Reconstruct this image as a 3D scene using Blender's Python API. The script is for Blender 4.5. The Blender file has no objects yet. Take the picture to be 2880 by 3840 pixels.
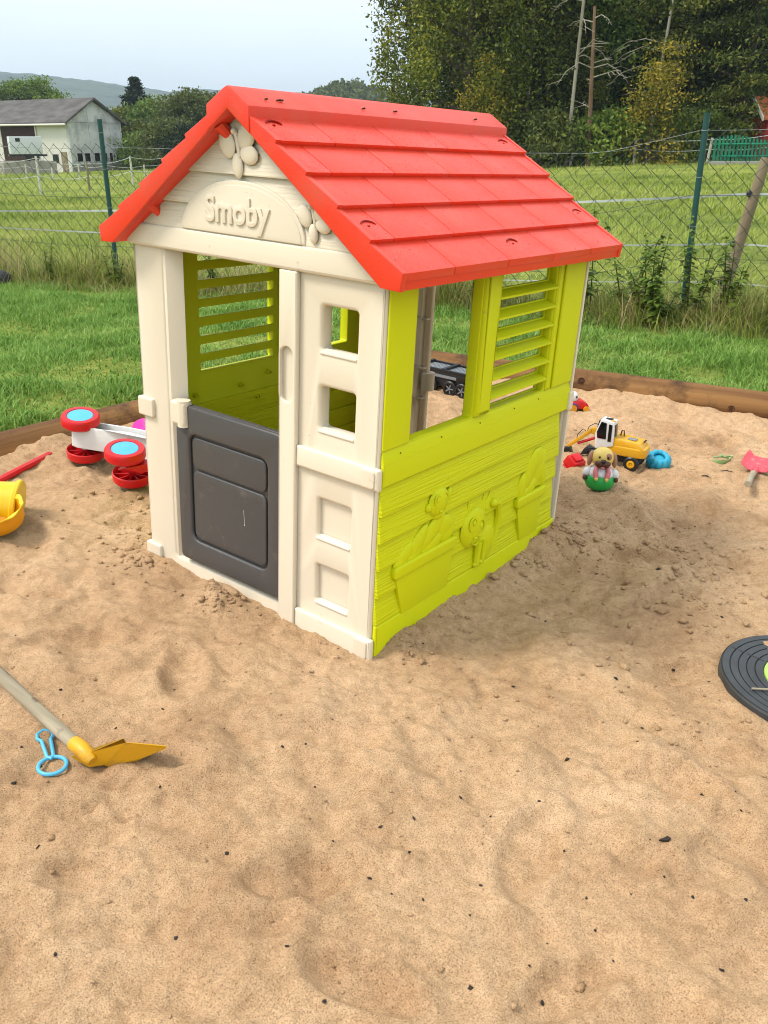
import bpy, bmesh, math, random
import numpy as np
from mathutils import Matrix, Vector

scene = bpy.context.scene
COL = scene.collection
rng = np.random.default_rng(11)
random.seed(5)

# ------------------------------------------------------------------ camera
CAM = Vector((1.10815, -1.48377, 1.17714))
RIGHT = Vector((0.80556084, 0.59251306, 0.0))
FWD = Vector((-0.54502245, 0.74099420, -0.39227303))
UP = RIGHT.cross(FWD)
cd = bpy.data.cameras.new('camera'); cam = bpy.data.objects.new('camera', cd); COL.objects.link(cam)
cam.matrix_world = Matrix(((RIGHT.x, UP.x, -FWD.x, CAM.x), (RIGHT.y, UP.y, -FWD.y, CAM.y), (RIGHT.z, UP.z, -FWD.z, CAM.z), (0, 0, 0, 1)))
cd.sensor_fit = 'VERTICAL'; cd.sensor_height = 24.0; cd.lens = 3259.7 / 3840 * 24.0
cd.clip_start = 0.05; cd.clip_end = 20000
scene.camera = cam

# ------------------------------------------------------------------ sky, sun, exposure
SUN_DIR = Vector((-0.50, -0.46, 1.0)).normalized()
world = bpy.data.worlds.new('World'); scene.world = world; world.use_nodes = True
nt = world.node_tree; nt.nodes.clear()
def wn(t): return nt.nodes.new(t)
out = wn('ShaderNodeOutputWorld'); bg = wn('ShaderNodeBackground'); bg.inputs['Strength'].default_value = 0.082
sky = wn('ShaderNodeTexSky'); sky.sky_type = 'NISHITA'; sky.sun_disc = False
sky.sun_elevation = math.asin(SUN_DIR.z); sky.sun_rotation = math.atan2(SUN_DIR.x, SUN_DIR.y)
sky.air_density = 1.0; sky.dust_density = 2.0; sky.ozone_density = 1.0
tc = wn('ShaderNodeTexCoord'); mp = wn('ShaderNodeMapping'); mp.inputs['Scale'].default_value = (1.3, 1.3, 6.0)
nz = wn('ShaderNodeTexNoise'); nz.inputs['Scale'].default_value = 1.4; nz.inputs['Detail'].default_value = 4; nz.inputs['Roughness'].default_value = 0.5
cr = wn('ShaderNodeValToRGB'); cr.color_ramp.elements[0].position = 0.36; cr.color_ramp.elements[1].position = 0.66
cr.color_ramp.elements[0].color = (0.70, 0.70, 0.70, 1); cr.color_ramp.elements[1].color = (0.97, 0.97, 0.97, 1)
mx = wn('ShaderNodeMixRGB'); mx.inputs['Color2'].default_value = (7.5, 8.2, 8.6, 1)
nt.links.new(tc.outputs['Generated'], mp.inputs['Vector']); nt.links.new(mp.outputs['Vector'], nz.inputs['Vector'])
nt.links.new(nz.outputs['Fac'], cr.inputs['Fac']); nt.links.new(cr.outputs['Color'], mx.inputs['Fac'])
nt.links.new(sky.outputs['Color'], mx.inputs['Color1']); nt.links.new(mx.outputs['Color'], bg.inputs['Color'])
nt.links.new(bg.outputs['Background'], out.inputs['Surface'])
sl = bpy.data.lights.new('sun', 'SUN'); sl.energy = 1.5; sl.angle = math.radians(16); sl.color = (1.0, 0.95, 0.87)
so = bpy.data.objects.new('sun', sl); COL.objects.link(so)
so.rotation_euler = (-SUN_DIR).to_track_quat('-Z', 'Y').to_euler(); so.location = (-6, -2, 8)
vs = scene.view_settings; vs.view_transform = 'Standard'; vs.look = 'None'; vs.exposure = 1.03; vs.gamma = 1.0; vs.use_curve_mapping = False
cy = scene.cycles
cy.use_denoising = True
try: cy.denoiser = 'OPENIMAGEDENOISE'; cy.denoising_prefilter = 'ACCURATE'
except Exception: pass
cy.max_bounces = 8; cy.diffuse_bounces = 1; cy.glossy_bounces = 3; cy.transmission_bounces = 5; cy.transparent_max_bounces = 8; cy.volume_bounces = 0
cy.filter_width = 1.05
cy.caustics_reflective = False; cy.caustics_refractive = False; cy.sample_clamp_indirect = 6

# The sandpit and everything standing in it lie on ground that tilts about three degrees.
_Q = Matrix(((0.9989521, 0.0208090, 0.0407636), (-0.0220130, 0.9993278, 0.0293151), (-0.0401262, -0.0301817, 0.9987387)))
_o = CAM - _Q @ CAM
YARD = Matrix.Translation(_o) @ _Q.to_4x4()
def yard_z(x, y):            # height of the sandpit's plane below the world point (x, y)
    n = (_Q[0][2], _Q[1][2], _Q[2][2])
    return _o.z - (n[0] * (x - _o.x) + n[1] * (y - _o.y)) / n[2]

# ------------------------------------------------------------------ helpers
def srgb(r, g, b):
    f = lambda c: (c / 255 / 12.92) if c / 255 <= 0.04045 else ((c / 255 + 0.055) / 1.055) ** 2.4
    return (f(r), f(g), f(b), 1.0)

def tag(o, label=None, cat=None, group=None, kind=None):
    if label: o['label'] = label
    if cat: o['category'] = cat
    if group: o['group'] = group
    if kind: o['kind'] = kind
    return o

def link(o, parent=None):
    COL.objects.link(o)
    if parent is not None: o.parent = parent
    return o

def thing(name, label, cat, mat=None, group=None):
    e = bpy.data.objects.new(name, None); e.empty_display_size = 0.05; COL.objects.link(e)
    if mat is not None: e.matrix_world = mat
    return tag(e, label, cat, group)

def place(x, y, z=0.0, rz=0.0, rx=0.0, ry=0.0):   # placement on the sandpit's own plane
    return YARD @ Matrix.Translation((x, y, z)) @ Matrix.Rotation(rz, 4, 'Z') @ Matrix.Rotation(ry, 4, 'Y') @ Matrix.Rotation(rx, 4, 'X')

def npmesh(name, V, F, mat, parent=None, smooth=False):
    V = np.asarray(V, dtype=np.float32); F = np.asarray(F, dtype=np.int32); k = F.shape[1]
    me = bpy.data.meshes.new(name)
    me.vertices.add(len(V)); me.vertices.foreach_set('co', V.ravel())
    me.loops.add(F.size); me.loops.foreach_set('vertex_index', F.ravel())
    me.polygons.add(len(F)); me.polygons.foreach_set('loop_start', np.arange(0, F.size, k, dtype=np.int32))
    me.polygons.foreach_set('loop_total', np.full(len(F), k, dtype=np.int32))
    if smooth: me.polygons.foreach_set('use_smooth', np.ones(len(F), dtype=bool))
    me.update(calc_edges=True); me.validate()
    if mat: me.materials.append(mat)
    return link(bpy.data.objects.new(name, me), parent)

class MB:
    """collects simple shapes and links them as one mesh object"""
    def __init__(s): s.V = []; s.F = []
    def add(s, V, F, M=None):
        o = len(s.V)
        for v in V:
            v = Vector(v); s.V.append(tuple(M @ v) if M is not None else tuple(v))
        s.F += [tuple(i + o for i in f) for f in F]; return s
    def bm(s, bm, M=None):
        bm.verts.index_update()
        s.add([v.co.copy() for v in bm.verts], [[v.index for v in f.verts] for f in bm.faces], M); bm.free(); return s
    def box(s, x0, x1, y0, y1, z0, z1, bev=0.0, M=None, seg=2):
        b = bmesh.new(); bmesh.ops.create_cube(b, size=1)
        for v in b.verts: v.co = Vector(((x0 + x1) / 2 + v.co.x * (x1 - x0), (y0 + y1) / 2 + v.co.y * (y1 - y0), (z0 + z1) / 2 + v.co.z * (z1 - z0)))
        if bev: bmesh.ops.bevel(b, geom=b.edges[:], offset=bev, segments=seg, profile=0.6, affect='EDGES')
        return s.bm(b, M)
    def hull(s, pts, bev=0.0, M=None):
        b = bmesh.new()
        for p in pts: b.verts.new(p)
        r = bmesh.ops.convex_hull(b, input=b.verts[:])
        bmesh.ops.delete(b, geom=[v for v in b.verts if not v.link_faces], context='VERTS')
        bmesh.ops.dissolve_limit(b, angle_limit=0.02, verts=b.verts[:], edges=b.edges[:])
        if bev: bmesh.ops.bevel(b, geom=b.edges[:], offset=bev, segments=2, profile=0.6, affect='EDGES')
        return s.bm(b, M)
    def tube(s, pts, r, n=8, M=None, cap=True, squash=None):
        pts = [Vector(p) for p in pts]; rs = r if isinstance(r, (list, tuple)) else [r] * len(pts)
        V = []; F = []; ref = None
        for i, p in enumerate(pts):
            t = (pts[min(i + 1, len(pts) - 1)] - pts[max(i - 1, 0)]).normalized()
            if ref is None: ref = t.orthogonal().normalized()
            ref = (ref - t * ref.dot(t)).normalized(); b = t.cross(ref)
            for k in range(n):
                a = 2 * math.pi * k / n
                V.append(p + (ref * math.cos(a) + b * math.sin(a)) * rs[i])
        for i in range(len(pts) - 1):
            for k in range(n):
                a, b_ = i * n + k, i * n + (k + 1) % n
                F.append((a, b_, b_ + n, a + n))
        if cap: F.append(tuple(range(n))[::-1]); F.append(tuple(range((len(pts) - 1) * n, len(pts) * n)))
        return s.add(V, F, M)
    def loop(s, pts, r, n=6, M=None):    # closed ring
        pts = [Vector(p) for p in pts]; m = len(pts); V = []; F = []
        nrm = Vector((0, 0, 0))
        for i in range(m): nrm += pts[i].cross(pts[(i + 1) % m])
        nrm.normalize()
        for i, p in enumerate(pts):
            t = (pts[(i + 1) % m] - pts[i - 1]).normalized(); u = t.cross(nrm).normalized()
            for k in range(n):
                a = 2 * math.pi * k / n; V.append(p + (u * math.cos(a) + nrm * math.sin(a)) * r)
        for i in range(m):
            for k in range(n):
                a, b_ = i * n + k, i * n + (k + 1) % n; j = ((i + 1) % m - i) * n
                F.append((a, b_, b_ + j, a + j))
        return s.add(V, F, M)
    def lathe(s, prof, n=24, M=None, wob=None):
        V = []; F = []; m = len(prof)
        for i, (r, z) in enumerate(prof):
            for k in range(n):
                a = 2 * math.pi * k / n; q = r * (wob(k, n, i) if wob else 1)
                V.append((q * math.cos(a), q * math.sin(a), z))
        for i in range(m - 1):
            for k in range(n):
                F.append((i * n + k, i * n + (k + 1) % n, (i + 1) * n + (k + 1) % n, (i + 1) * n + k))
        if prof[0][0] > 1e-6: F.append(tuple(range(n))[::-1])
        if prof[-1][0] > 1e-6: F.append(tuple(range((m - 1) * n, m * n)))
        return s.add(V, F, M)
    def ell(s, c, r, M=None, u=16, v=10, R=None):
        b = bmesh.new(); bmesh.ops.create_uvsphere(b, u_segments=u, v_segments=v, radius=1)
        T = Matrix.Translation(c) @ (R.to_4x4() if R is not None else Matrix.Identity(4)) @ Matrix.Diagonal((*r, 1))
        return s.bm(b, (M @ T) if M is not None else T)
    def build(s, name, mat, parent=None, smooth=35):
        me = bpy.data.meshes.new(name); me.from_pydata(s.V, [], s.F)
        b = bmesh.new(); b.from_mesh(me); bmesh.ops.remove_doubles(b, verts=b.verts[:], dist=1e-6)
        bmesh.ops.recalc_face_normals(b, faces=b.faces[:]); b.to_mesh(me); b.free()
        if smooth:
            me.polygons.foreach_set('use_smooth', np.ones(len(me.polygons), dtype=bool)); me.set_sharp_from_angle(angle=math.radians(smooth))
        if mat: me.materials.append(mat)
        return link(bpy.data.objects.new(name, me), parent)

def rr(x0, x1, y0, y1, r, n=5):
    P = []
    for cx, cy_, a0 in ((x1 - r, y1 - r, 0), (x0 + r, y1 - r, 90), (x0 + r, y0 + r, 180), (x1 - r, y0 + r, 270)):
        for i in range(n + 1):
            a = math.radians(a0 + 90 * i / n); P.append((cx + r * math.cos(a), cy_ + r * math.sin(a)))
    return P

def curve_mesh(cu):
    o = bpy.data.objects.new('tmp', cu); COL.objects.link(o)
    dg = bpy.context.evaluated_depsgraph_get(); me = bpy.data.meshes.new_from_object(o.evaluated_get(dg))
    V = [v.co.copy() for v in me.vertices]; F = [tuple(p.vertices) for p in me.polygons]
    bpy.data.objects.remove(o); bpy.data.curves.remove(cu); bpy.data.meshes.remove(me)
    return V, F

def plate(polys, t, bev=0.003):
    """flat slab with holes and rounded edges, outlines in 2D, thickness t centred on 0"""
    cu = bpy.data.curves.new('p', 'CURVE'); cu.dimensions = '2D'; cu.fill_mode = 'BOTH'
    bev = min(bev, t * 0.45)
    cu.extrude = t / 2 - bev; cu.bevel_depth = bev; cu.bevel_resolution = 2; cu.offset = -bev
    for P in polys:
        sp = cu.splines.new('POLY'); sp.points.add(len(P) - 1); sp.use_cyclic_u = True
        for p, q in zip(sp.points, P): p.co = (q[0], q[1], 0, 1)
    return curve_mesh(cu)

def front(polys, y0, y1, bev=0.003):   # outlines in (x, z), slab from y0 to y1
    V, F = plate(polys, y1 - y0, bev); return [(v.x, (y0 + y1) / 2 - v.z, v.y) for v in V], F
def side(polys, x0, x1, bev=0.003):    # outlines in (y, z), slab from x0 to x1
    V, F = plate(polys, x1 - x0, bev); return [((x0 + x1) / 2 + v.z, v.x, v.y) for v in V], F
def flat(polys, z0, z1, bev=0.003):
    V, F = plate(polys, z1 - z0, bev); return [(v.x, v.y, (z0 + z1) / 2 + v.z) for v in V], F

# ------------------------------------------------------------------ noise
def _h(i, j, seed):
    n = (i.astype(np.int64) * 374761393 + j.astype(np.int64) * 668265263 + seed * 1442695041) & 0xffffffff
    n = ((n ^ (n >> 13)) * 1274126177) & 0xffffffff
    return ((n ^ (n >> 16)) & 0xffff) / 65535.0
def vnoise(x, y, seed=0):
    x = np.asarray(x, float); y = np.asarray(y, float)
    i = np.floor(x); j = np.floor(y); u = x - i; v = y - j
    u = u * u * u * (u * (u * 6 - 15) + 10); v = v * v * v * (v * (v * 6 - 15) + 10)
    a, b, c, d = _h(i, j, seed), _h(i + 1, j, seed), _h(i, j + 1, seed), _h(i + 1, j + 1, seed)
    return (a * (1 - u) + b * u) * (1 - v) + (c * (1 - u) + d * u) * v - 0.5
def fbm(x, y, seed=0, o=4, g=0.5):
    s = 0; a = 1
    for k in range(o): s = s + a * vnoise(x * 2 ** k + 13.7 * k, y * 2 ** k - 7.1 * k, seed + k); a *= g
    return s
def sstep(a, b, x): t = np.clip((x - a) / (b - a), 0, 1); return t * t * (3 - 2 * t)

# ------------------------------------------------------------------ materials
def mat(name, col, rough=0.5, spec=0.5, var=None, vscale=6.0, bump=0.0, bscale=200.0, stretch=None, detail=4, sss=0.0, trans=0.0, metal=0.0, dirt=None, dscale=9.0, dpos=(0.55, 0.72), coat=0.0):
    m = bpy.data.materials.new(name); m.use_nodes = True; t = m.node_tree; N = t.nodes; L = t.links
    p = N['Principled BSDF']; p.inputs['Base Color'].default_value = col if len(col) == 4 else (*col, 1)
    p.inputs['Roughness'].default_value = rough; p.inputs['Specular IOR Level'].default_value = spec; p.inputs['Metallic'].default_value = metal
    if trans: p.inputs['Transmission Weight'].default_value = trans
    if coat: p.inputs['Coat Weight'].default_value = coat
    if sss:
        p.inputs['Subsurface Weight'].default_value = sss; p.inputs['Subsurface Radius'].default_value = (0.02, 0.015, 0.01); p.inputs['Subsurface Scale'].default_value = 0.3
    tcn = N.new('ShaderNodeTexCoord'); vec = tcn.outputs['Object']
    if stretch:
        mpn = N.new('ShaderNodeMapping'); mpn.inputs['Scale'].default_value = stretch; L.new(vec, mpn.inputs['Vector']); sv = mpn.outputs['Vector']
    else: sv = vec
    colsock = None
    if var:
        n = N.new('ShaderNodeTexNoise'); n.inputs['Scale'].default_value = vscale; n.inputs['Detail'].default_value = detail; L.new(sv, n.inputs['Vector'])
        r = N.new('ShaderNodeValToRGB'); r.color_ramp.elements[0].position = 0.32; r.color_ramp.elements[1].position = 0.68
        r.color_ramp.elements[0].color = col if len(col) == 4 else (*col, 1); r.color_ramp.elements[1].color = var if len(var) == 4 else (*var, 1)
        L.new(n.outputs['Fac'], r.inputs['Fac']); colsock = r.outputs['Color']
    if dirt:
        n = N.new('ShaderNodeTexNoise'); n.inputs['Scale'].default_value = dscale; n.inputs['Detail'].default_value = 6; n.inputs['Roughness'].default_value = 0.65; L.new(vec, n.inputs['Vector'])
        r = N.new('ShaderNodeMapRange'); r.inputs['From Min'].default_value = dpos[0]; r.inputs['From Max'].default_value = dpos[1]; L.new(n.outputs['Fac'], r.inputs['Value'])
        mxn = N.new('ShaderNodeMixRGB'); L.new(r.outputs['Result'], mxn.inputs['Fac'])
        if colsock: L.new(colsock, mxn.inputs['Color1'])
        else: mxn.inputs['Color1'].default_value = col if len(col) == 4 else (*col, 1)
        mxn.inputs['Color2'].default_value = dirt if len(dirt) == 4 else (*dirt, 1); colsock = mxn.outputs['Color']
    if colsock: L.new(colsock, p.inputs['Base Color'])
    if bump:
        n = N.new('ShaderNodeTexNoise'); n.inputs['Scale'].default_value = bscale; n.inputs['Detail'].default_value = 3; L.new(sv, n.inputs['Vector'])
        b = N.new('ShaderNodeBump'); b.inputs['Strength'].default_value = 1.0; b.inputs['Distance'].default_value = bump
        L.new(n.outputs['Fac'], b.inputs['Height']); L.new(b.outputs['Normal'], p.inputs['Normal'])
    return m

def leaf_mat(name, cols, rough=0.55, trans=0.25, nscale=0.4, nfac=0.35):
    """foliage: colour varies from leaf to leaf and from clump to clump"""
    m = bpy.data.materials.new(name); m.use_nodes = True; t = m.node_tree; N = t.nodes; L = t.links
    p = N['Principled BSDF']; p.inputs['Roughness'].default_value = rough; p.inputs['Specular IOR Level'].default_value = 0.25
    g = N.new('ShaderNodeNewGeometry'); tcn = N.new('ShaderNodeTexCoord')
    n = N.new('ShaderNodeTexNoise'); n.inputs['Scale'].default_value = nscale; n.inputs['Detail'].default_value = 3; L.new(tcn.outputs['Object'], n.inputs['Vector'])
    mr = N.new('ShaderNodeMapRange'); mr.inputs['From Min'].default_value = 0.3; mr.inputs['From Max'].default_value = 0.7; L.new(n.outputs['Fac'], mr.inputs['Value'])
    mxv = N.new('ShaderNodeMix'); mxv.data_type = 'FLOAT'; mxv.inputs[0].default_value = nfac
    L.new(g.outputs['Random Per Island'], mxv.inputs[2]); L.new(mr.outputs['Result'], mxv.inputs[3])
    r = N.new('ShaderNodeValToRGB'); e = r.color_ramp.elements
    e[0].color = (*cols[0], 1); e[0].position = 0.1; e[1].color = (*cols[-1], 1); e[1].position = 0.9
    for i, c in enumerate(cols[1:-1]): q = e.new(0.1 + 0.8 * (i + 1) / (len(cols) - 1)); q.color = (*c, 1)
    L.new(mxv.outputs[0], r.inputs['Fac']); L.new(r.outputs['Color'], p.inputs['Base Color'])
    tr = N.new('ShaderNodeBsdfTranslucent'); L.new(r.outputs['Color'], tr.inputs['Color'])
    ms = N.new('ShaderNodeMixShader'); ms.inputs['Fac'].default_value = trans
    L.new(p.outputs[0], ms.inputs[1]); L.new(tr.outputs[0], ms.inputs[2]); L.new(ms.outputs[0], N['Material Output'].inputs['Surface'])
    return m

M = {}
CREAM = (0.87, 0.76, 0.58); LIME = (0.735, 0.76, 0.003); RED = (0.92, 0.050, 0.016)
M['cream'] = mat('cream_plastic', CREAM, 0.5, 0.4, bump=0.0004, bscale=420, dirt=(0.60, 0.46, 0.30), dscale=34, dpos=(0.66, 0.80))
M['cream_wood'] = mat('cream_wood_grain_plastic', CREAM, 0.5, 0.4, bump=0.0026, bscale=30, stretch=(0.18, 1.0, 6.0))
M['lime'] = mat('lime_plastic', LIME, 0.5, 0.25, bump=0.0004, bscale=420, dirt=(0.52, 0.46, 0.10), dscale=34, dpos=(0.66, 0.82))
M['lime_wood'] = mat('lime_wood_grain_plastic', LIME, 0.5, 0.25, bump=0.0040, bscale=30, stretch=(1.0, 0.18, 6.0))
M['red'] = mat('red_roof_plastic', RED, 0.36, 0.55, bump=0.0007, bscale=260, dirt=(0.80, 0.09, 0.045), dscale=7, dpos=(0.50, 0.75))
M['red_dark'] = mat('red_slot_shade', (0.34, 0.008, 0.004), 0.6, 0.3)
M['door'] = mat('charcoal_plastic', (0.082, 0.078, 0.075), 0.42, 0.45, bump=0.0004, bscale=300, dirt=(0.17, 0.145, 0.12), dscale=24, dpos=(0.58, 0.86))
M['water'] = mat('wet_red_drop', RED, 0.06, 0.5, coat=0.6)
M['black'] = mat('black_plastic', (0.012, 0.012, 0.013), 0.4, 0.5, dirt=(0.10, 0.075, 0.05), dscale=30, dpos=(0.6, 0.85))
M['rubber'] = mat('black_rubber', (0.035, 0.037, 0.040), 0.55, 0.5, var=(0.055, 0.058, 0.062), vscale=12, bump=0.0006, bscale=240)
M['tred'] = mat('toy_red', (0.72, 0.008, 0.012), 0.35, 0.5)
M['pink'] = mat('toy_pink', (0.80, 0.02, 0.36), 0.4, 0.5)
M['tblue'] = mat('toy_sky_blue', (0.10, 0.50, 0.76), 0.4, 0.5, dirt=(0.38, 0.34, 0.26), dscale=40, dpos=(0.62, 0.8))
M['twhite'] = mat('toy_white', (0.84, 0.82, 0.80), 0.4, 0.5, dirt=(0.62, 0.50, 0.36), dscale=22, dpos=(0.58, 0.8))
M['tyellow'] = mat('toy_yellow', (0.86, 0.56, 0.008), 0.4, 0.5, sss=0.2)
M['torange'] = mat('toy_orange', (0.88, 0.38, 0.004), 0.4, 0.5, sss=0.2)
M['byellow'] = mat('worn_yellow_blade', (0.78, 0.40, 0.008), 0.45, 0.5, dirt=(0.40, 0.22, 0.06), dscale=22, dpos=(0.52, 0.75))
M['eyellow'] = mat('excavator_yellow', (0.80, 0.40, 0.012), 0.42, 0.5, dirt=(0.62, 0.48, 0.30), dscale=38, dpos=(0.60, 0.75))
M['glassblack'] = mat('black_window', (0.006, 0.006, 0.007), 0.15, 0.5)
M['tgreen'] = mat('toy_green', (0.02, 0.42, 0.07), 0.35, 0.5)
M['tan'] = mat('dog_yellow', (0.82, 0.60, 0.15), 0.42, 0.5)
M['brown'] = mat('dog_brown', (0.10, 0.035, 0.018), 0.42, 0.5)
M['earbrown'] = mat('dog_ear_brown', (0.42, 0.20, 0.11), 0.45, 0.5)
M['salmon'] = mat('brace_pink', (0.72, 0.20, 0.20), 0.45, 0.5)
M['teal'] = mat('tyre_mould_blue', (0.03, 0.40, 0.58), 0.4, 0.5, dirt=(0.2, 0.4, 0.42), dscale=50, dpos=(0.6, 0.8))
M['leafmould'] = mat('pale_green_mould', (0.26, 0.55, 0.19), 0.45, 0.5, dirt=(0.58, 0.46, 0.30), dscale=40, dpos=(0.42, 0.7))
M['limedisc'] = mat('lime_disc_centre', (0.42, 0.66, 0.13), 0.5, 0.4, dirt=(0.55, 0.42, 0.26), dscale=30, dpos=(0.55, 0.75))
M['spade'] = mat('coral_spade', (0.80, 0.07, 0.10), 0.45, 0.5, dirt=(0.58, 0.40, 0.26), dscale=40, dpos=(0.56, 0.75))
M['handle'] = mat('grey_weathered_wood', (0.30, 0.245, 0.165), 0.8, 0.2, var=(0.47, 0.40, 0.29), vscale=9, stretch=(1, 1, 0.12), bump=0.002, bscale=40, dirt=(0.16, 0.12, 0.085), dscale=26, dpos=(0.62, 0.74))
M['handle_x'] = mat('grey_weathered_shaft', (0.24, 0.195, 0.13), 0.8, 0.2, var=(0.47, 0.40, 0.28), vscale=40, stretch=(0.06, 1, 1), bump=0.002, bscale=60, dirt=(0.13, 0.095, 0.065), dscale=22, dpos=(0.60, 0.74))
M['cream_back'] = mat('cream_plastic_backlit', CREAM, 0.5, 0.4)
_t = M['cream_back'].node_tree; _tr = _t.nodes.new('ShaderNodeBsdfTranslucent'); _tr.inputs['Color'].default_value = (0.95, 0.68, 0.42, 1); _ms = _t.nodes.new('ShaderNodeMixShader'); _ms.inputs['Fac'].default_value = 0.3
_t.links.new(_t.nodes['Principled BSDF'].outputs[0], _ms.inputs[1]); _t.links.new(_tr.outputs[0], _ms.inputs[2]); _t.links.new(_ms.outputs[0], _t.nodes['Material Output'].inputs['Surface'])
M['purple'] = mat('toy_purple', (0.14, 0.04, 0.22), 0.4, 0.5)
M['silver'] = mat('grey_slats', (0.22, 0.24, 0.26), 0.45, 0.5, dirt=(0.45, 0.35, 0.24), dscale=40, dpos=(0.55, 0.75))
M['greywood'] = mat('old_post_wood', (0.23, 0.17, 0.10), 0.85, 0.2, var=(0.36, 0.29, 0.19), vscale=7, stretch=(1, 1, 0.15), bump=0.004, bscale=30)
M['log'] = mat('brown_round_timber', (0.125, 0.052, 0.017), 0.75, 0.25, var=(0.33, 0.165, 0.055), vscale=16, stretch=(0.05, 1, 1.2), bump=0.006, bscale=30, dirt=(0.065, 0.030, 0.013), dscale=6, dpos=(0.52, 0.72))
M['knot'] = mat('dark_knot', (0.07, 0.03, 0.014), 0.8, 0.2, bump=0.003, bscale=60)
M['postgreen'] = mat('coated_green_steel', (0.012, 0.075, 0.065), 0.4, 0.5, dirt=(0.03, 0.05, 0.045), dscale=14, dpos=(0.55, 0.8))
M['wire'] = mat('green_grey_wire', (0.065, 0.085, 0.075), 0.45, 0.5)
M['bwire'] = mat('bare_wire', (0.30, 0.31, 0.30), 0.4, 0.5)
M['tape'] = mat('white_fence_tape', (0.60, 0.63, 0.58), 0.6, 0.3)
M['whitepost'] = mat('pale_post', (0.66, 0.63, 0.55), 0.7, 0.3, dirt=(0.38, 0.34, 0.25), dscale=12, dpos=(0.5, 0.75))

# ------------------------------------------------------------------ ground sheet
CX, CY = CAM.x, CAM.y
def st(x, y): return (x - CX) * 0.80556 + (y - CY) * 0.59251, -(x - CX) * 0.59251 + (y - CY) * 0.80556
def pit_d(x, y):            # distance outside the sandpit's edge (negative inside)
    d = np.maximum(-1.90 - x, ((y - 2.36) - 0.317 * (x + 1.88)) / 1.049)
    return np.maximum(np.maximum(d, x - 2.6), -2.8 - y)
def ground_z(x, y):
    x = np.asarray(x, float); y = np.asarray(y, float)
    s, t = st(x, y); tt = np.maximum(t, 5)
    slope = np.clip(-0.007 + 0.04 * s / tt, -0.021, 0.008)
    z = -0.02 + slope * (np.clip(t, 7, 115) - 7) + 0.05 * fbm(x * 0.16, y * 0.16, 3, 3) * sstep(8, 20, t) + 0.6 * fbm(x * 0.02, y * 0.02, 9, 3) * sstep(40, 160, t)
    d = pit_d(x, y)
    lawn = yard_z(x, y) + 0.045 + 0.03 * fbm(x * 1.3, y * 1.3, 21, 3)
    k = sstep(0.2, 2.6, d)
    z = lawn * (1 - k) + z * k
    return np.where(d < -0.02, yard_z(x, y) - 0.22, z)

def axis(c0, c1, fine, far, n):
    a = np.arange(c0, c1 + 1e-6, fine); g = np.geomspace(fine, far, n)
    return np.concatenate([(c0 - np.cumsum(g))[::-1], a, c1 + np.cumsum(g)])
gx = axis(-6.5, 3.2, 0.09, 420, 48); gy = axis(-3.2, 7.0, 0.09, 420, 48)
X, Y = np.meshgrid(gx, gy, indexing='ij'); Z = ground_z(X, Y)
def grid_faces(a, b):
    i = np.arange(a * b).reshape(a, b)
    return np.stack([i[:-1, :-1].ravel(), i[1:, :-1].ravel(), i[1:, 1:].ravel(), i[:-1, 1:].ravel()], 1)

gm = bpy.data.materials.new('meadow_ground'); gm.use_nodes = True; t_ = gm.node_tree; N_ = t_.nodes; L_ = t_.links
p_ = N_['Principled BSDF']; p_.inputs['Roughness'].default_value = 0.9; p_.inputs['Specular IOR Level'].default_value = 0.15
tc_ = N_.new('ShaderNodeTexCoord')
def noise_(scale, detail=4, rough=0.55, stretch=None):
    n = N_.new('ShaderNodeTexNoise'); n.inputs['Scale'].default_value = scale; n.inputs['Detail'].default_value = detail; n.inputs['Roughness'].default_value = rough
    if stretch:
        mm = N_.new('ShaderNodeMapping'); mm.inputs['Scale'].default_value = stretch; L_.new(tc_.outputs['Object'], mm.inputs['Vector']); L_.new(mm.outputs['Vector'], n.inputs['Vector'])
    else: L_.new(tc_.outputs['Object'], n.inputs['Vector'])
    return n
def ramp_(n, stops):
    r = N_.new('ShaderNodeValToRGB'); e = r.color_ramp.elements
    while len(e) < len(stops): e.new(0.5)
    for q, (pos, c) in zip(e, stops): q.position = pos; q.color = (*c, 1)
    L_.new(n.outputs['Fac'], r.inputs['Fac']); return r
ra = ramp_(noise_(5.5, 8, 0.75), [(0.34, (0.14, 0.185, 0.035)), (0.52, (0.27, 0.325, 0.065)), (0.70, (0.40, 0.42, 0.12))])
rb = ramp_(noise_(0.35, 4), [(0.35, (0.55, 0.62, 0.50)), (0.65, (1.25, 1.15, 1.0))])
mm_ = N_.new('ShaderNodeMixRGB'); mm_.blend_type = 'MULTIPLY'; mm_.inputs['Fac'].default_value = 0.8
L_.new(ra.outputs['Color'], mm_.inputs['Color1']); L_.new(rb.outputs['Color'], mm_.inputs['Color2']); L_.new(mm_.outputs['Color'], p_.inputs['Base Color'])
nb_ = noise_(14, 6, 0.7); b_ = N_.new('ShaderNodeBump'); b_.inputs['Distance'].default_value = 0.06; b_.inputs['Strength'].default_value = 1.0
L_.new(nb_.outputs['Fac'], b_.inputs['Height']); L_.new(b_.outputs['Normal'], p_.inputs['Normal'])
ground = npmesh('ground', np.stack([X.ravel(), Y.ravel(), Z.ravel()], 1), grid_faces(*X.shape), gm, smooth=True)
tag(ground, 'green lawn and sloping meadow running out to the hills', 'ground', kind='structure')

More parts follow.
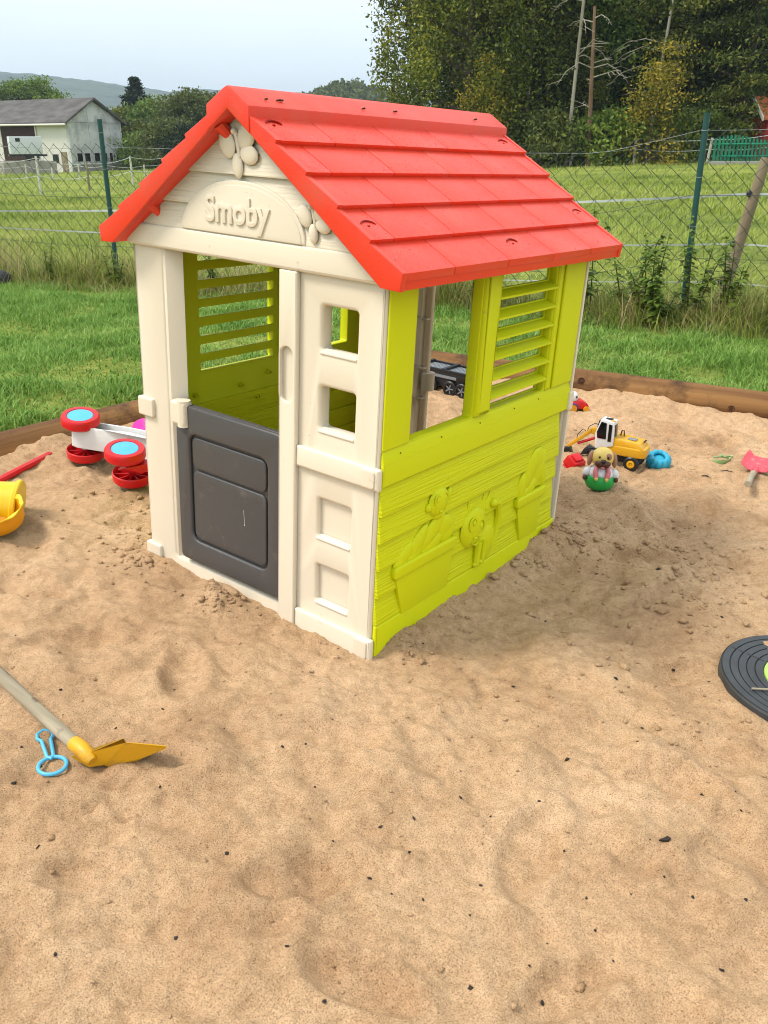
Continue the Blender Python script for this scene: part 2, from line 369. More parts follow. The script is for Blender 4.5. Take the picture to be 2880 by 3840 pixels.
# ------------------------------------------------------------------ sand
FEET = [(0.28, 1.02, 0.4, .13), (0.45, 0.86, 1.1, .12), (0.55, 1.18, 0.2, .14), (0.15, 1.28, 2.2, .12), (0.62, 0.48, 0.9, .13), (0.30, 1.55, 1.9, .12), (0.52, 1.62, 0.7, .13), (0.85, 1.10, 1.4, .14), (-1.05, 0.10, 0.6, .12), (-1.25, 0.62, 1.3, .12), (-0.95, -0.35, 0.2, .13), (-0.62, -0.42, 1.0, .12),
        (0.12, -0.30, 0.5, .13), (0.34, -0.62, 0.9, .12), (-0.28, -0.36, 2.4, .12), (0.62, -0.30, 1.8, .12), (0.55, -0.72, 0.3, .10), (0.80, -0.52, 1.2, .10), (0.05, -0.88, 0.9, .09), (0.72, 0.05, 0.2, .13), (-0.35, 2.15, 0.3, .13), (0.05, 2.45, 1.0, .13), (0.50, 2.55, 0.4, .14), (-1.3, 1.6, 0.5, .13), (-1.5, 0.95, 1.5, .12)]
def sand_h(x, y):
    x = np.asarray(x, float); y = np.asarray(y, float)
    dx = np.maximum(np.maximum(-0.8453 - x, x), 0); dy = np.maximum(np.maximum(-y, y - 0.949), 0); dh = np.hypot(dx, dy)
    w = 0.22 + 0.78 * sstep(0.0, 0.35, dh)
    wx = x + 0.06 * vnoise(x * 4, y * 4, 40); wy = y + 0.06 * vnoise(x * 4, y * 4, 41)
    h = 0.026 * fbm(wx * 1.7, wy * 1.9, 50, 2) + 0.018 * fbm(wx * 4.3 + wy, wy * 5.6, 52, 2)
    rid = vnoise(wx * 6 + wy * 3, wy * 8.5 - wx * 3, 57); h = h + 0.012 * (0.22 - np.abs(rid)) * sstep(-0.1, 0.2, vnoise(x * 1.2, y * 1.2, 58))
    h = h * w
    for (fx, fy, a, l) in FEET:
        u = (x - fx) * math.cos(a) + (y - fy) * math.sin(a); v = -(x - fx) * math.sin(a) + (y - fy) * math.cos(a)
        q = (u / l) ** 2 + (v / (l * 0.45)) ** 2
        h = h - 0.022 * (1 - sstep(0.55, 1.1, np.sqrt(q))) + 0.011 * np.exp(-((np.sqrt(q) - 1.2) / 0.22) ** 2) * (0.6 + 0.8 * vnoise(x * 14, y * 14, 60))
    md = fbm(wx * 8.5, wy * 9.5, 93, 3, 0.6); h = h + w * 0.026 * md * (0.55 + 1.1 * np.clip(vnoise(x * 1.6, y * 1.6, 95) + 0.3, 0, 1))
    ck = 0.5 - np.abs(vnoise(wx * 11, wy * 12, 97)); h = h - 0.010 * sstep(0.44, 0.5, ck) * sstep(0.05, 0.3, vnoise(x * 2.7, y * 2.7, 98))
    rough = sstep(-0.02, 0.24, vnoise(x * 2.1, y * 2.3, 66) + 0.32 * np.exp(-((x - 0.38) ** 2 + (y - 1.12) ** 2) / 0.10) + 0.3 * np.exp(-(dh / 0.07) ** 2) + 0.22 * np.exp(-((x + 1.05) ** 2 + (y - 0.2) ** 2) / 0.1))
    nr = fbm(x * 24, y * 24, 70, 3, 0.6)
    h = h + rough * (0.010 * np.abs(nr) + 0.008 * nr) + 0.0085 * fbm(x * 17, y * 19, 74, 4, 0.6)
    bil = 0.5 - np.abs(vnoise(wx * 25, wy * 27, 101)) * 2; h = h + 0.0055 * np.clip(bil - 0.2, 0, 1) * sstep(-0.05, 0.25, vnoise(x * 3.1, y * 3.3, 103)) * w
    rip = vnoise(wx * 2.5 - wy * 1.0, wy * 11 + wx * 3.5, 80); h = h + 0.010 * rip * sstep(1.3, 2.1, y)
    along = sstep(-0.02, 0.10, y) * (1 - sstep(0.93, 1.08, y))
    h = h + along * (x > -0.01) * (0.030 + 0.006 * vnoise(y * 12, 3.0, 84)) * np.exp(-(np.maximum(x, 0) / 0.085) ** 2)
    h = h + 0.038 * np.exp(-(((x - 0.02) ** 2 + (y - 0.90) ** 2) / 0.009)) + 0.034 * np.exp(-(((x + 0.49) / 0.075) ** 2 + ((y + 0.045) / 0.05) ** 2)) * (1 + 0.9 * vnoise(x * 30, y * 30, 88))
    h = h + 0.012 * np.exp(-(((x + 0.82) / 0.1) ** 2 + ((y + 0.03) / 0.07) ** 2))
    e = np.minimum(-pit_d(x, y), 1.0); h = h + 0.05 * np.exp(-(np.maximum(e, 0) / 0.16) ** 2) * (0.4 + 1.2 * vnoise(x * 2.2, y * 2.2, 90) + 0.2)
    kd = np.exp(-((np.hypot(x - 0.886, y - 0.617) / 0.235) ** 6)); h = h * (1 - kd) - 0.004 * kd
    return h - 0.008
def axis2(a0, a1, fine, lo, hi, coarse):
    return np.concatenate([np.arange(lo, a0, coarse), np.arange(a0, a1, fine), np.arange(a1, hi, coarse)])
sx = axis2(-1.95, 1.30, 0.0085, -1.98, 2.65, 0.06); sy = axis2(-1.20, 3.30, 0.0085, -2.85, 3.75, 0.06)
SX, SY = np.meshgrid(sx, sy, indexing='ij')
SZ = sand_h(SX, SY)
f_ = grid_faces(*SX.shape); cxm = SX.ravel()[f_].mean(1); cym = SY.ravel()[f_].mean(1)
keep = pit_d(cxm, cym) < 0.14; f_ = f_[keep]
used = np.unique(f_); rem = np.full(SX.size, -1); rem[used] = np.arange(len(used)); f_ = rem[f_]
SV = np.stack([SX.ravel(), SY.ravel(), SZ.ravel()], 1)[used]

sm = bpy.data.materials.new('play_sand'); sm.use_nodes = True; t_ = sm.node_tree; N_ = t_.nodes; L_ = t_.links
p_ = N_['Principled BSDF']; p_.inputs['Roughness'].default_value = 0.92; p_.inputs['Specular IOR Level'].default_value = 0.18
tc_ = N_.new('ShaderNodeTexCoord')
r1 = ramp_(noise_(2.3, 5, 0.6), [(0.30, (0.440, 0.268, 0.146)), (0.50, (0.590, 0.385, 0.222)), (0.72, (0.675, 0.460, 0.282))])
r2 = ramp_(noise_(360, 3, 0.75), [(0.34, (0.34, 0.27, 0.20)), (0.45, (0.95, 0.93, 0.90)), (0.64, (1.32, 1.30, 1.26))])
r3 = ramp_(noise_(38, 4, 0.7), [(0.36, (0.80, 0.76, 0.70)), (0.58, (1.05, 1.04, 1.03))])
ma = N_.new('ShaderNodeMixRGB'); ma.blend_type = 'MULTIPLY'; ma.inputs['Fac'].default_value = 0.85
L_.new(r1.outputs['Color'], ma.inputs['Color1']); L_.new(r2.outputs['Color'], ma.inputs['Color2'])
mb = N_.new('ShaderNodeMixRGB'); mb.blend_type = 'MULTIPLY'; mb.inputs['Fac'].default_value = 0.8
L_.new(ma.outputs['Color'], mb.inputs['Color1']); L_.new(r3.outputs['Color'], mb.inputs['Color2']); L_.new(mb.outputs['Color'], p_.inputs['Base Color'])
n1 = noise_(300, 4, 0.7); n2 = noise_(60, 5, 0.65)
ad = N_.new('ShaderNodeMath'); ad.operation = 'MULTIPLY_ADD'; L_.new(n2.outputs['Fac'], ad.inputs[0]); ad.inputs[1].default_value = 1.6; L_.new(n1.outputs['Fac'], ad.inputs[2])
b_ = N_.new('ShaderNodeBump'); b_.inputs['Distance'].default_value = 0.0045; b_.inputs['Strength'].default_value = 0.9
L_.new(ad.outputs[0], b_.inputs['Height']); L_.new(b_.outputs['Normal'], p_.inputs['Normal'])
sand = npmesh('sand', SV, f_, sm, smooth=True); sand.matrix_world = YARD
tag(sand, 'trodden orange-brown play sand filling the timber-edged pit', 'sand', kind='structure')
def sz(x, y): return float(sand_h(x, y))

# loose crumbs of sand, far too many to count
def rocks(P, R, squash=0.7, seed=1):
    r = np.random.default_rng(seed); b = bmesh.new(); bmesh.ops.create_icosphere(b, subdivisions=1, radius=1.0)
    bv = np.array([v.co[:] for v in b.verts]); bf = np.array([[v.index for v in f.verts] for f in b.faces]); b.free()
    n = len(P); V = bv[None] * (1 + 0.95 * (r.random((n, len(bv), 1)) - 0.5)) * R[:, None, None]
    V = V * np.stack([0.7 + 0.6 * r.random(n), 0.7 + 0.6 * r.random(n), np.full(n, squash)], 1)[:, None, :]
    a = r.random(n) * 6.28; c, s_ = np.cos(a)[:, None], np.sin(a)[:, None]
    V = np.stack([V[..., 0] * c - V[..., 1] * s_, V[..., 0] * s_ + V[..., 1] * c, V[..., 2]], 2) + P[:, None, :]
    return V.reshape(-1, 3), (bf[None] + (np.arange(n) * len(bv))[:, None, None]).reshape(-1, 3)
cl = []
for (x, y, sd, n, r0) in [(0.33, 1.02, .16, 330, .0060), (0.48, 1.2, .14, 150, .006), (0.55, 0.85, .10, 110, .006), (0.04, 0.96, .06, 240, .0070), (0.10, 0.62, .10, 80, .004), (0.05, 0.06, .05, 130, .0050), (0.34, 0.08, .10, 90, .004), (-0.48, -0.05, .05, 170, .0062), (-0.95, 0.08, .10, 170, .0055), (-0.85, -0.06, .07, 120, .0060), (-1.13, 0.22, .16, 160, .005), (0.42, 0.42, .12, 120, .0045), (0.02, 1.25, .14, 170, .0045), (0.75, 0.35, .10, 70, .005), (-0.15, -0.15, .12, 60, .004), (0.5, 1.8, .3, 120, .004), (0.05, 0.3, .04, 70, .004), (0.04, 0.75, .04, 90, .005)]:
    q = rng.normal(0, sd, (n, 2)) + (x, y); cl.append(np.c_[q, 0.42 * r0 * rng.lognormal(0, 0.75, n)])
q = np.c_[rng.uniform(-1.8, 1.2, 1400), rng.uniform(-1.0, 2.6, 1400)]; cl.append(np.c_[q, 0.0024 * rng.lognormal(0, 0.5, 1400)])
cl = np.concatenate(cl); inside = (cl[:, 0] < 0.004) & (cl[:, 0] > -0.85) & (cl[:, 1] > -0.02) & (cl[:, 1] < 0.96)
cl = cl[~inside & (pit_d(cl[:, 0], cl[:, 1]) < -0.02)]
V_, F_ = rocks(np.c_[cl[:, :2], sand_h(cl[:, 0], cl[:, 1]) + cl[:, 2] * 0.25], np.minimum(cl[:, 2], 0.013), 0.62, 4)
crumbs = npmesh('sand_crumbs', V_, F_, sm, smooth=False); crumbs.matrix_world = YARD
tag(crumbs, 'loose crumbs and clods of damp sand around the playhouse', 'sand', kind='stuff')

# ------------------------------------------------------------------ timber edging
def timber(label, a, b, r, seed, knots=()):
    a = Vector(a); b = Vector(b); d = (b - a); Lh = d.length; rot = d.to_track_quat('X', 'Z').to_matrix().to_4x4()
    root = thing('edging_log', label, 'log', YARD @ Matrix.Translation(a) @ rot, 'timber edging of the sandpit')
    n, m = 40, 22; V = []; F = []
    for i in range(n + 1):
        x = Lh * i / n
        for k in range(m):
            an = 2 * math.pi * k / m
            q = r * (1 + 0.03 * float(vnoise(x * 1.5, an * 1.2 + seed, seed)) + 0.015 * math.sin(x * 2 + seed))
            if abs(an - math.radians(150 if seed % 2 else 30)) < 0.12: q *= 0.95      # a drying crack along the face
            V.append((x, q * math.cos(an), q * math.sin(an)))
    for i in range(n):
        for k in range(m): F.append((i * m + k, i * m + (k + 1) % m, (i + 1) * m + (k + 1) % m, (i + 1) * m + k))
    F.append(tuple(range(m))); F.append(tuple(range(n * m, n * m + m)))
    MB().add(V, F).build('timber', M['log'], root, 50)
    for (x, an, kr) in knots:
        c = Vector((x, r * math.cos(an), r * math.sin(an))); nrm = Vector((0, math.cos(an), math.sin(an)))
        T = Matrix.Translation(c * 1.0) @ nrm.to_track_quat('Z', 'X').to_matrix().to_4x4()
        MB().lathe([(0.001, 0.002), (kr * .55, .003), (kr * .7, 0.0), (kr, .003), (kr * 1.25, -.004)], 14, T).build('knot', M['knot'], root)
    return root
timber('long brown round log edging the sandpit beside the toppled ride-on toy', (-1.925, -1.5, -0.006), (-1.925, 2.36, 0.0), 0.088, 3)
timber('short brown round log edging the sandpit behind the black toy truck', (-1.90, 2.425, 0.03), (-0.83, 2.765, 0.03), 0.086, 4, [(0.5, math.radians(205), .014)])
timber('brown round log with dark knots edging the sandpit behind the toy excavator', (-0.815, 2.77, 0.03), (2.2, 3.725, 0.03), 0.090, 6, [(0.86, math.radians(200), .018), (0.80, math.radians(176), .016), (0.05, math.radians(150), .016)])

# ------------------------------------------------------------------ grass
def blades(P, h, w, lean, az, seg=2, droop=0.35):
    """curved tapering blades as triangles"""
    n = len(P); d = np.stack([np.cos(az), np.sin(az), np.zeros(n)], 1); sd = np.stack([-np.sin(az), np.cos(az), np.zeros(n)], 1)
    rows = []
    for k in range(seg):
        f = k / seg; c = P + d * (lean * f ** 1.8)[:, None]; c = c + np.array([0, 0, 1.0]) * (h * (f - droop * f * f * (lean / (h + 1e-6))))[:, None]
        ww = (w * (1 - 0.55 * f))[:, None] * 0.5; rows += [c - sd * ww, c + sd * ww]
    tip = P + d * lean[:, None] + np.array([0, 0, 1.0]) * (h * (1 - droop * (lean / (h + 1e-6))))[:, None]
    V = np.stack(rows + [tip], 1); m = V.shape[1]; F = []
    for k in range(seg - 1):
        a = 2 * k; F += [(a, a + 1, a + 3), (a, a + 3, a + 2)]
    a = 2 * (seg - 1); F.append((a, a + 1, a + 2))
    F = (np.array(F)[None] + (np.arange(n) * m)[:, None, None]).reshape(-1, 3)
    return V.reshape(-1, 3), F
M['lawn'] = leaf_mat('lawn_blades', [(0.080, 0.175, 0.022), (0.170, 0.325, 0.042), (0.260, 0.430, 0.075), (0.40, 0.54, 0.16)], nscale=2.2, nfac=0.4)
M['tall'] = leaf_mat('tall_grass_blades', [(0.08, 0.135, 0.018), (0.19, 0.26, 0.034), (0.33, 0.37, 0.06), (0.48, 0.44, 0.13)], nscale=1.1, nfac=0.5)
M['dry'] = leaf_mat('dry_grass_blades', [(0.28, 0.22, 0.08), (0.46, 0.37, 0.15), (0.60, 0.50, 0.24)], nscale=1.1)
M['field'] = leaf_mat('meadow_blades', [(0.15, 0.21, 0.034), (0.29, 0.37, 0.062), (0.41, 0.475, 0.095), (0.52, 0.51, 0.17)], nscale=0.35, nfac=0.55)
FA = np.array([-5.915, 3.818]); FB = np.array([-0.975, 5.094]); FD = (FB - FA) / np.linalg.norm(FB - FA); FN = np.array([-FD[1], FD[0]])   # fence line, normal away from the pit
def scatter(n, smin, smax, t0, t1):
    t = np.sqrt(rng.uniform(t0 ** 2, t1 ** 2, n)); s = rng.uniform(smin, smax, n) * t
    return CX + s * 0.80556 - t * 0.59251, CY + s * 0.59251 + t * 0.80556
def fence_side(x, y): return (x - FA[0]) * FN[0] + (y - FA[1]) * FN[1]
x, y = scatter(300000, -0.58, 0.58, 2.6, 9.6)
k = (pit_d(x, y) > 0.135) & (fence_side(x, y) < -0.25); x, y = x[k], y[k]
tuft = fbm(x * 3.2, y * 3.2, 120, 3); k = rng.random(len(x)) < np.clip(0.85 + 0.7 * tuft, 0.5, 1); x, y, tuft = x[k], y[k], tuft[k]
n = len(x); h = np.clip(0.046 + 0.05 * tuft, 0.022, 0.10) * rng.uniform(0.55, 1.4, n)
V_, F_ = blades(np.c_[x, y, ground_z(x, y) - 0.004], h, rng.uniform(0.0035, 0.0085, n), h * rng.uniform(0.2, 1.25, n), rng.uniform(0, 6.283, n))
o = npmesh('lawn_grass', V_, F_, M['lawn']); tag(o, 'short bright green lawn grass between sandpit and wire fence', 'grass', kind='stuff')
# longer tufts leaning over the logs and flat clover leaves
# tall growth along the wire fence
u = rng.uniform(-3.4, 8.0, 17000); v = rng.normal(-0.18, 0.34, 17000); k = (v < 0.5) & (v > -0.75); u, v = u[k], v[k]
x = FA[0] + FD[0] * u + FN[0] * v; y = FA[1] + FD[1] * u + FN[1] * v
x2, y2 = scatter(9000, -0.6, 0.6, 5, 9.5); k = np.abs(fence_side(x2, y2) + 0.1) < 0.6; x = np.r_[x, x2[k]]; y = np.r_[y, y2[k]]
k = pit_d(x, y) > 0.6; x, y = x[k], y[k]
n = len(x); cl_ = 0.5 + 0.9 * fbm(x * 1.6, y * 1.6, 130, 2); cl_ = np.clip(cl_, 0.15, 1.1)
edge = np.clip((fence_side(x, y) + 0.75) / 0.5, 0.25, 1)
rt = sstep(-2.6, -0.6, x); h = (0.10 + (0.46 + 0.22 * rt) * cl_ ** 1.5 * edge) * rng.uniform(0.5, 1.25, n); le = h * rng.uniform(0.25, 1.5, n); az = rng.uniform(0, 6.283, n); w = rng.uniform(0.004, 0.009, n)
P = np.c_[x, y, ground_z(x, y) - 0.01]; dry = rng.random(n) < np.clip(0.36 + 0.9 * vnoise(x * 1.1, y * 1.1, 140), 0.08, 0.8)
V_, F_ = blades(P[~dry], h[~dry], w[~dry], le[~dry], az[~dry], 3); o = npmesh('tall_grass', V_, F_, M['tall']); tag(o, 'tall rank green grass growing along the wire fence', 'grass', kind='stuff')
V_, F_ = blades(P[dry], h[dry] * 1.15, w[dry] * 0.7, le[dry], az[dry], 3); o = npmesh('dry_grass', V_, F_, M['dry']); tag(o, 'straw-coloured dry grass stalks along the wire fence', 'grass', kind='stuff')
# meadow beyond the fence
x, y = scatter(150000, -0.62, 0.62, 6.0, 30); k = fence_side(x, y) > 0.30; x, y = x[k], y[k]
x3, y3 = scatter(60000, -0.62, 0.62, 28, 95); x = np.r_[x, x3]; y = np.r_[y, y3]
n = len(x); t = st(x, y)[1]; tf = fbm(x * 0.8, y * 0.8, 150, 3) + 0.9 * np.exp(-(np.maximum(fence_side(x, y), 0) / 0.9) ** 2)
h = np.clip(0.085 + 0.12 * tf, 0.03, 0.26) * rng.uniform(0.5, 1.4, n) * (1 + 0.016 * t); w = 0.005 * (1 + t * 0.11) * rng.uniform(0.7, 1.3, n)
V_, F_ = blades(np.c_[x, y, ground_z(x, y) - 0.01], h, w, h * rng.uniform(0.2, 1.0, n), rng.uniform(0, 6.283, n))
o = npmesh('meadow_grass', V_, F_, M['field']); tag(o, 'grazed yellow-green meadow grass beyond the wire fence', 'grass', kind='stuff')

# ------------------------------------------------------------------ playhouse
W_, D_ = 0.8453, 0.949
house = thing('playhouse', 'child-size plastic playhouse with red tiled roof, cream front and lime walls', 'playhouse', YARD.copy())
C_, LM = M['cream'], M['lime']
# front wall: one slab with the doorway, two window holes and two blind recesses
holes = [rr(-0.186, -0.083, 0.733, 0.833, .008), rr(-0.187, -0.083, 0.546, 0.648, .008), rr(-0.185, -0.083, 0.268, 0.367, .006), rr(-0.186, -0.084, 0.087, 0.187, .006)]
V, F = front([rr(-0.8460, -0.0055, -0.06, 0.910, .004), rr(-0.728, -0.308, 0.030, 0.903, .012)] + holes, 0.0, 0.042, .010)
fw = MB().add(V, F).build('front_wall', C_, house)
for (z0, z1) in ((0.268, 0.367), (0.087, 0.187)):
    MB().box(-0.192, -0.076, 0.014, 0.040, z0 - .008, z1 + .008).build('blind_recess', C_, fw)
for z in (0.733, 0.546, 0.268, 0.087):
    MB().hull([(-0.188, -0.0025, z - .009), (-0.081, -0.0025, z - .009), (-0.188, 0.013, z + .003), (-0.081, 0.013, z + .003), (-0.188, 0.013, z - .009), (-0.081, 0.013, z - .009), (-0.188, -0.0025, z - .005), (-0.081, -0.0025, z - .005)], .0015).build('sill', C_, fw)
# door frame stile with pill-shaped grip
px0, px1 = -0.301, -0.262; pill = [(px1, 0.612), (px1, 0.706)] + [((px0 + px1) / 2 + .0195 * math.cos(a), 0.706 + .0195 * math.sin(a)) for a in np.linspace(.3, math.pi - .3, 8)] + [(px0, 0.706), (px0, 0.612)] + [((px0 + px1) / 2 + .0195 * math.cos(a), 0.612 + .0195 * math.sin(a)) for a in np.linspace(math.pi + .3, 2 * math.pi - .3, 8)]
V, F = front([rr(-0.3065, -0.2505, -0.05, 0.899, .003), pill], -0.014, 0.001, .004)
stile = MB().add(V, F).build('door_stile', C_, house)
MB().box(-0.303, -0.258, -0.0035, 0.0015, 0.59, 0.73).build('grip_recess', C_, stile)
# left leg return and bosses
MB().hull([(-0.745, 0.003, -0.05), (-0.745, 0.003, 0.9), (-0.722, 0.003, -0.05), (-0.722, 0.003, 0.9), (-0.690, 0.036, -0.05), (-0.690, 0.036, 0.9), (-0.745, 0.036, -0.05), (-0.745, 0.036, 0.9)], .006).build('door_jamb', C_, house)
for z0, z1 in ((0.436, 0.489), (-0.05, 0.042)):
    V, F = front([rr(-0.8535, -0.790, z0, z1, .006)], -0.010, 0.012, .004); MB().add(V, F).build('corner_clip', C_, house)
# raised bands and corner caps on the right of the door
for z0, z1, nm in ((0.437, 0.492, 'middle_band'), (-0.06, 0.043, 'plinth')):
    V, F = front([rr(-0.2505, 0.0055, z0, z1, .005)], -0.0115, 0.005, .0065); bnd = MB().add(V, F).build(nm, C_, house)
    V, F = front([rr(-0.046, -0.006, z0 + .006 if z0 > 0 else -.012, z1 - .005, .007)], -0.0150, -0.009, .002); MB().add(V, F).build('cap', C_, bnd)
V, F = front([rr(-0.8535, 0.0055, 0.899, 0.956, .006)], -0.014, 0.045, .007); lin = MB().add(V, F).build('lintel_band', C_, house)
V, F = front([rr(-0.042, -0.002, 0.907, 0.950, .007)], -0.0175, -0.011, .002); MB().add(V, F).build('cap', C_, lin)
# gable with clapboards
tri = [(-0.845, 0.950), (0.0, 0.950), (-0.4226, 1.240)]
V, F = front([tri], 0.004, 0.030, .002); gable = MB().add(V, F).build('gable', C_, house)
def gx_at(z): k = (z - 0.950) / 0.29; return -0.845 + 0.4224 * k, -0.4224 * k
def board_front(z0, z1, y_low, y_up, parent):
    a0, b0 = gx_at(z0); a1, b1 = gx_at(min(z1, 1.2385))
    MB().hull([(a0, y_low, z0), (b0, y_low, z0), (a1, y_up, z1), (b1, y_up, z1), (a0, 0.006, z0), (b0, 0.006, z0), (a1, 0.006, z1), (b1, 0.006, z1), (a0, y_low, z0 + .006), (b0, y_low, z0 + .006)], .0012).build('clapboard', M['cream_wood'], parent)
for z0, z1 in ((0.9555, 1.017), (1.0165, 1.090), (1.0895, 1.168), (1.1675, 1.236)): board_front(z0, z1, -0.0095, 0.000, gable)
arch = [(-0.432 + .204 * math.cos(a), 0.957 + .121 * math.sin(a)) for a in np.linspace(0, math.pi, 34)]
V, F = front([arch], -0.0125, -0.002, .003); plq = MB().add(V, F).build('name_plaque', C_, house)
arch2 = [(-0.432 + .193 * math.cos(a), 0.958 + .110 * math.sin(a)) for a in np.linspace(0, math.pi, 34)]
V, F = front([arch2], -0.0140, -0.010, .0015); MB().add(V, F).build('plaque_face', C_, plq)
tx = bpy.data.curves.new('t', 'FONT'); tx.body = 'Smoby'; tx.size = 0.082; tx.extrude = 0.0022; tx.bevel_depth = 0.0011; tx.bevel_resolution = 2; tx.offset = 0.0012; tx.space_character = 0.98; tx.resolution_u = 5
V, F = curve_mesh(tx); xs = [v.x for v in V]; kx = 0.213 / (max(xs) - min(xs)); x0_ = min(xs)
MB().add([(-0.545 + (v.x - x0_) * kx, -0.0145 - v.z, 0.984 + v.y * 1.0) for v in V], F).build('lettering', C_, plq)
def butterfly(cx, cz, s, rot, parent):
    b = MB(); R2 = lambda u, v: (cx + (u * math.cos(rot) - v * math.sin(rot)) * s, -0.012, cz + (u * math.sin(rot) + v * math.cos(rot)) * s)
    for u, v, ru, rv, a in ((-.040, .018, .028, .038, .5), (.032, .034, .030, .036, -.6), (-.004, -.036, .019, .032, .1), (.040, -.010, .033, .024, -.2)):
        b.ell(R2(u, v), (ru * s, .0065, rv * s), R=Matrix.Rotation(-(a + rot), 3, 'Y'))
    b.tube([R2(-.006, .045), R2(.004, .01), R2(.006, -.015)], [.006 * s, .008 * s, .005 * s], 8); b.ell(R2(-.010, .047), (.009 * s, .010, .009 * s))
    return b.build('butterfly_relief', C_, parent)
butterfly(-0.434, 1.140, 0.86, 0.05, gable); butterfly(-0.203, 1.008, 0.66, 0.05, gable)
# half door
V, F = front([[(-0.648, 0.503)] + [(-0.318 + .022 * math.cos(a), 0.481 + .022 * math.sin(a)) for a in np.linspace(math.pi / 2, 0, 6)] + [(-0.318 + .022 * math.cos(a), 0.066 + .022 * math.sin(a)) for a in np.linspace(0, -math.pi / 2, 6)] + [(-0.678 + .016 * math.cos(a), 0.060 + .016 * math.sin(a)) for a in np.linspace(-math.pi / 2, -math.pi, 5)] + [(-0.694, 0.435), (-0.690, 0.437), (-0.652, 0.437), (-0.648, 0.441)]], 0.000, 0.016, .004)
door = MB().add(V, F).build('door', M['door'], house)
outl = [(-0.648, 0.503)] + [(-0.318 + .022 * math.cos(a), 0.481 + .022 * math.sin(a)) for a in np.linspace(math.pi / 2, 0, 6)] + [(-0.318 + .022 * math.cos(a), 0.066 + .022 * math.sin(a)) for a in np.linspace(0, -math.pi / 2, 6)] + [(-0.678 + .016 * math.cos(a), 0.060 + .016 * math.sin(a)) for a in np.linspace(-math.pi / 2, -math.pi, 5)] + [(-0.694, 0.435), (-0.690, 0.437), (-0.652, 0.437), (-0.648, 0.441)]
V, F = front([outl, rr(-0.642, -0.348, 0.112, 0.427, .026)], -0.011, 0.003, .0065); MB().add(V, F).build('door_frame', M['door'], door)
for z0, z1 in ((0.331, 0.419), (0.120, 0.324)):
    V, F = front([rr(-0.634, -0.356, z0, z1, .019 if z1 < .33 else .019)], -0.007, 0.002, .0035); MB().add(V, F).build('door_panel', M['door'], door)
MB().tube([(-0.437, -0.0076, 0.262), (-0.434, -0.0076, 0.222)], .0005, 5).ell((-0.434, -.0078, .220), (.0018, .001, .0018)).build('scratch', M['twhite'], door)
hb = MB().add(*front([rr(-0.700, -0.645, 0.446, 0.512, .008)], -0.022, 0.012, .008)); hb.tube([(-0.662, -.006, .442), (-0.662, -.006, .514)], .0185, 14)
hb.build('hinge', C_, house)
# back wall with its wide doorway
V, F = front([rr(-0.8460, -0.0055, -0.06, 0.91, .004), rr(-0.518, -0.112, 0.030, 0.903, .01)], 0.930, 0.951, .006); bw = MB().add(V, F).build('back_wall', M['cream_back'], house)
V, F = front([tri], 0.921, 0.945, .002); MB().add(V, F).build('back_gable', C_, house)
V, F = front([rr(-0.8535, 0.0055, 0.899, 0.956, .006)], 0.905, 0.965, .007); MB().add(V, F).build('back_lintel', C_, house)
for z in (0.37, 0.475, 0.64): MB().box(-0.60, -0.519, 0.908, 0.931, z, z + .004).build('rib', M['cream_back'], bw)
MB().box(-0.545, -0.540, 0.908, 0.931, 0.06, 0.88).build('rib', M['cream_back'], bw)
MB().lathe([(0.001, 0), (.024, 0), (.024, .06), (.001, .06)], 16, Matrix.Translation((-0.517, 0.935, 0.40))).build('latch_boss', M['cream_back'], bw)
V, F = front([rr(-0.040, 0.0065, -0.055, 0.9, .003)], 0.9465, 0.957, .003); MB().add(V, F).build('corner_trim', C_, house)
for z0, z1 in ((0.44, 0.50), (-0.05, 0.045)):
    V, F = front([rr(-0.045, 0.0125, z0, z1, .006)], 0.935, 0.962, .004); MB().add(V, F).build('corner_clip', C_, house)

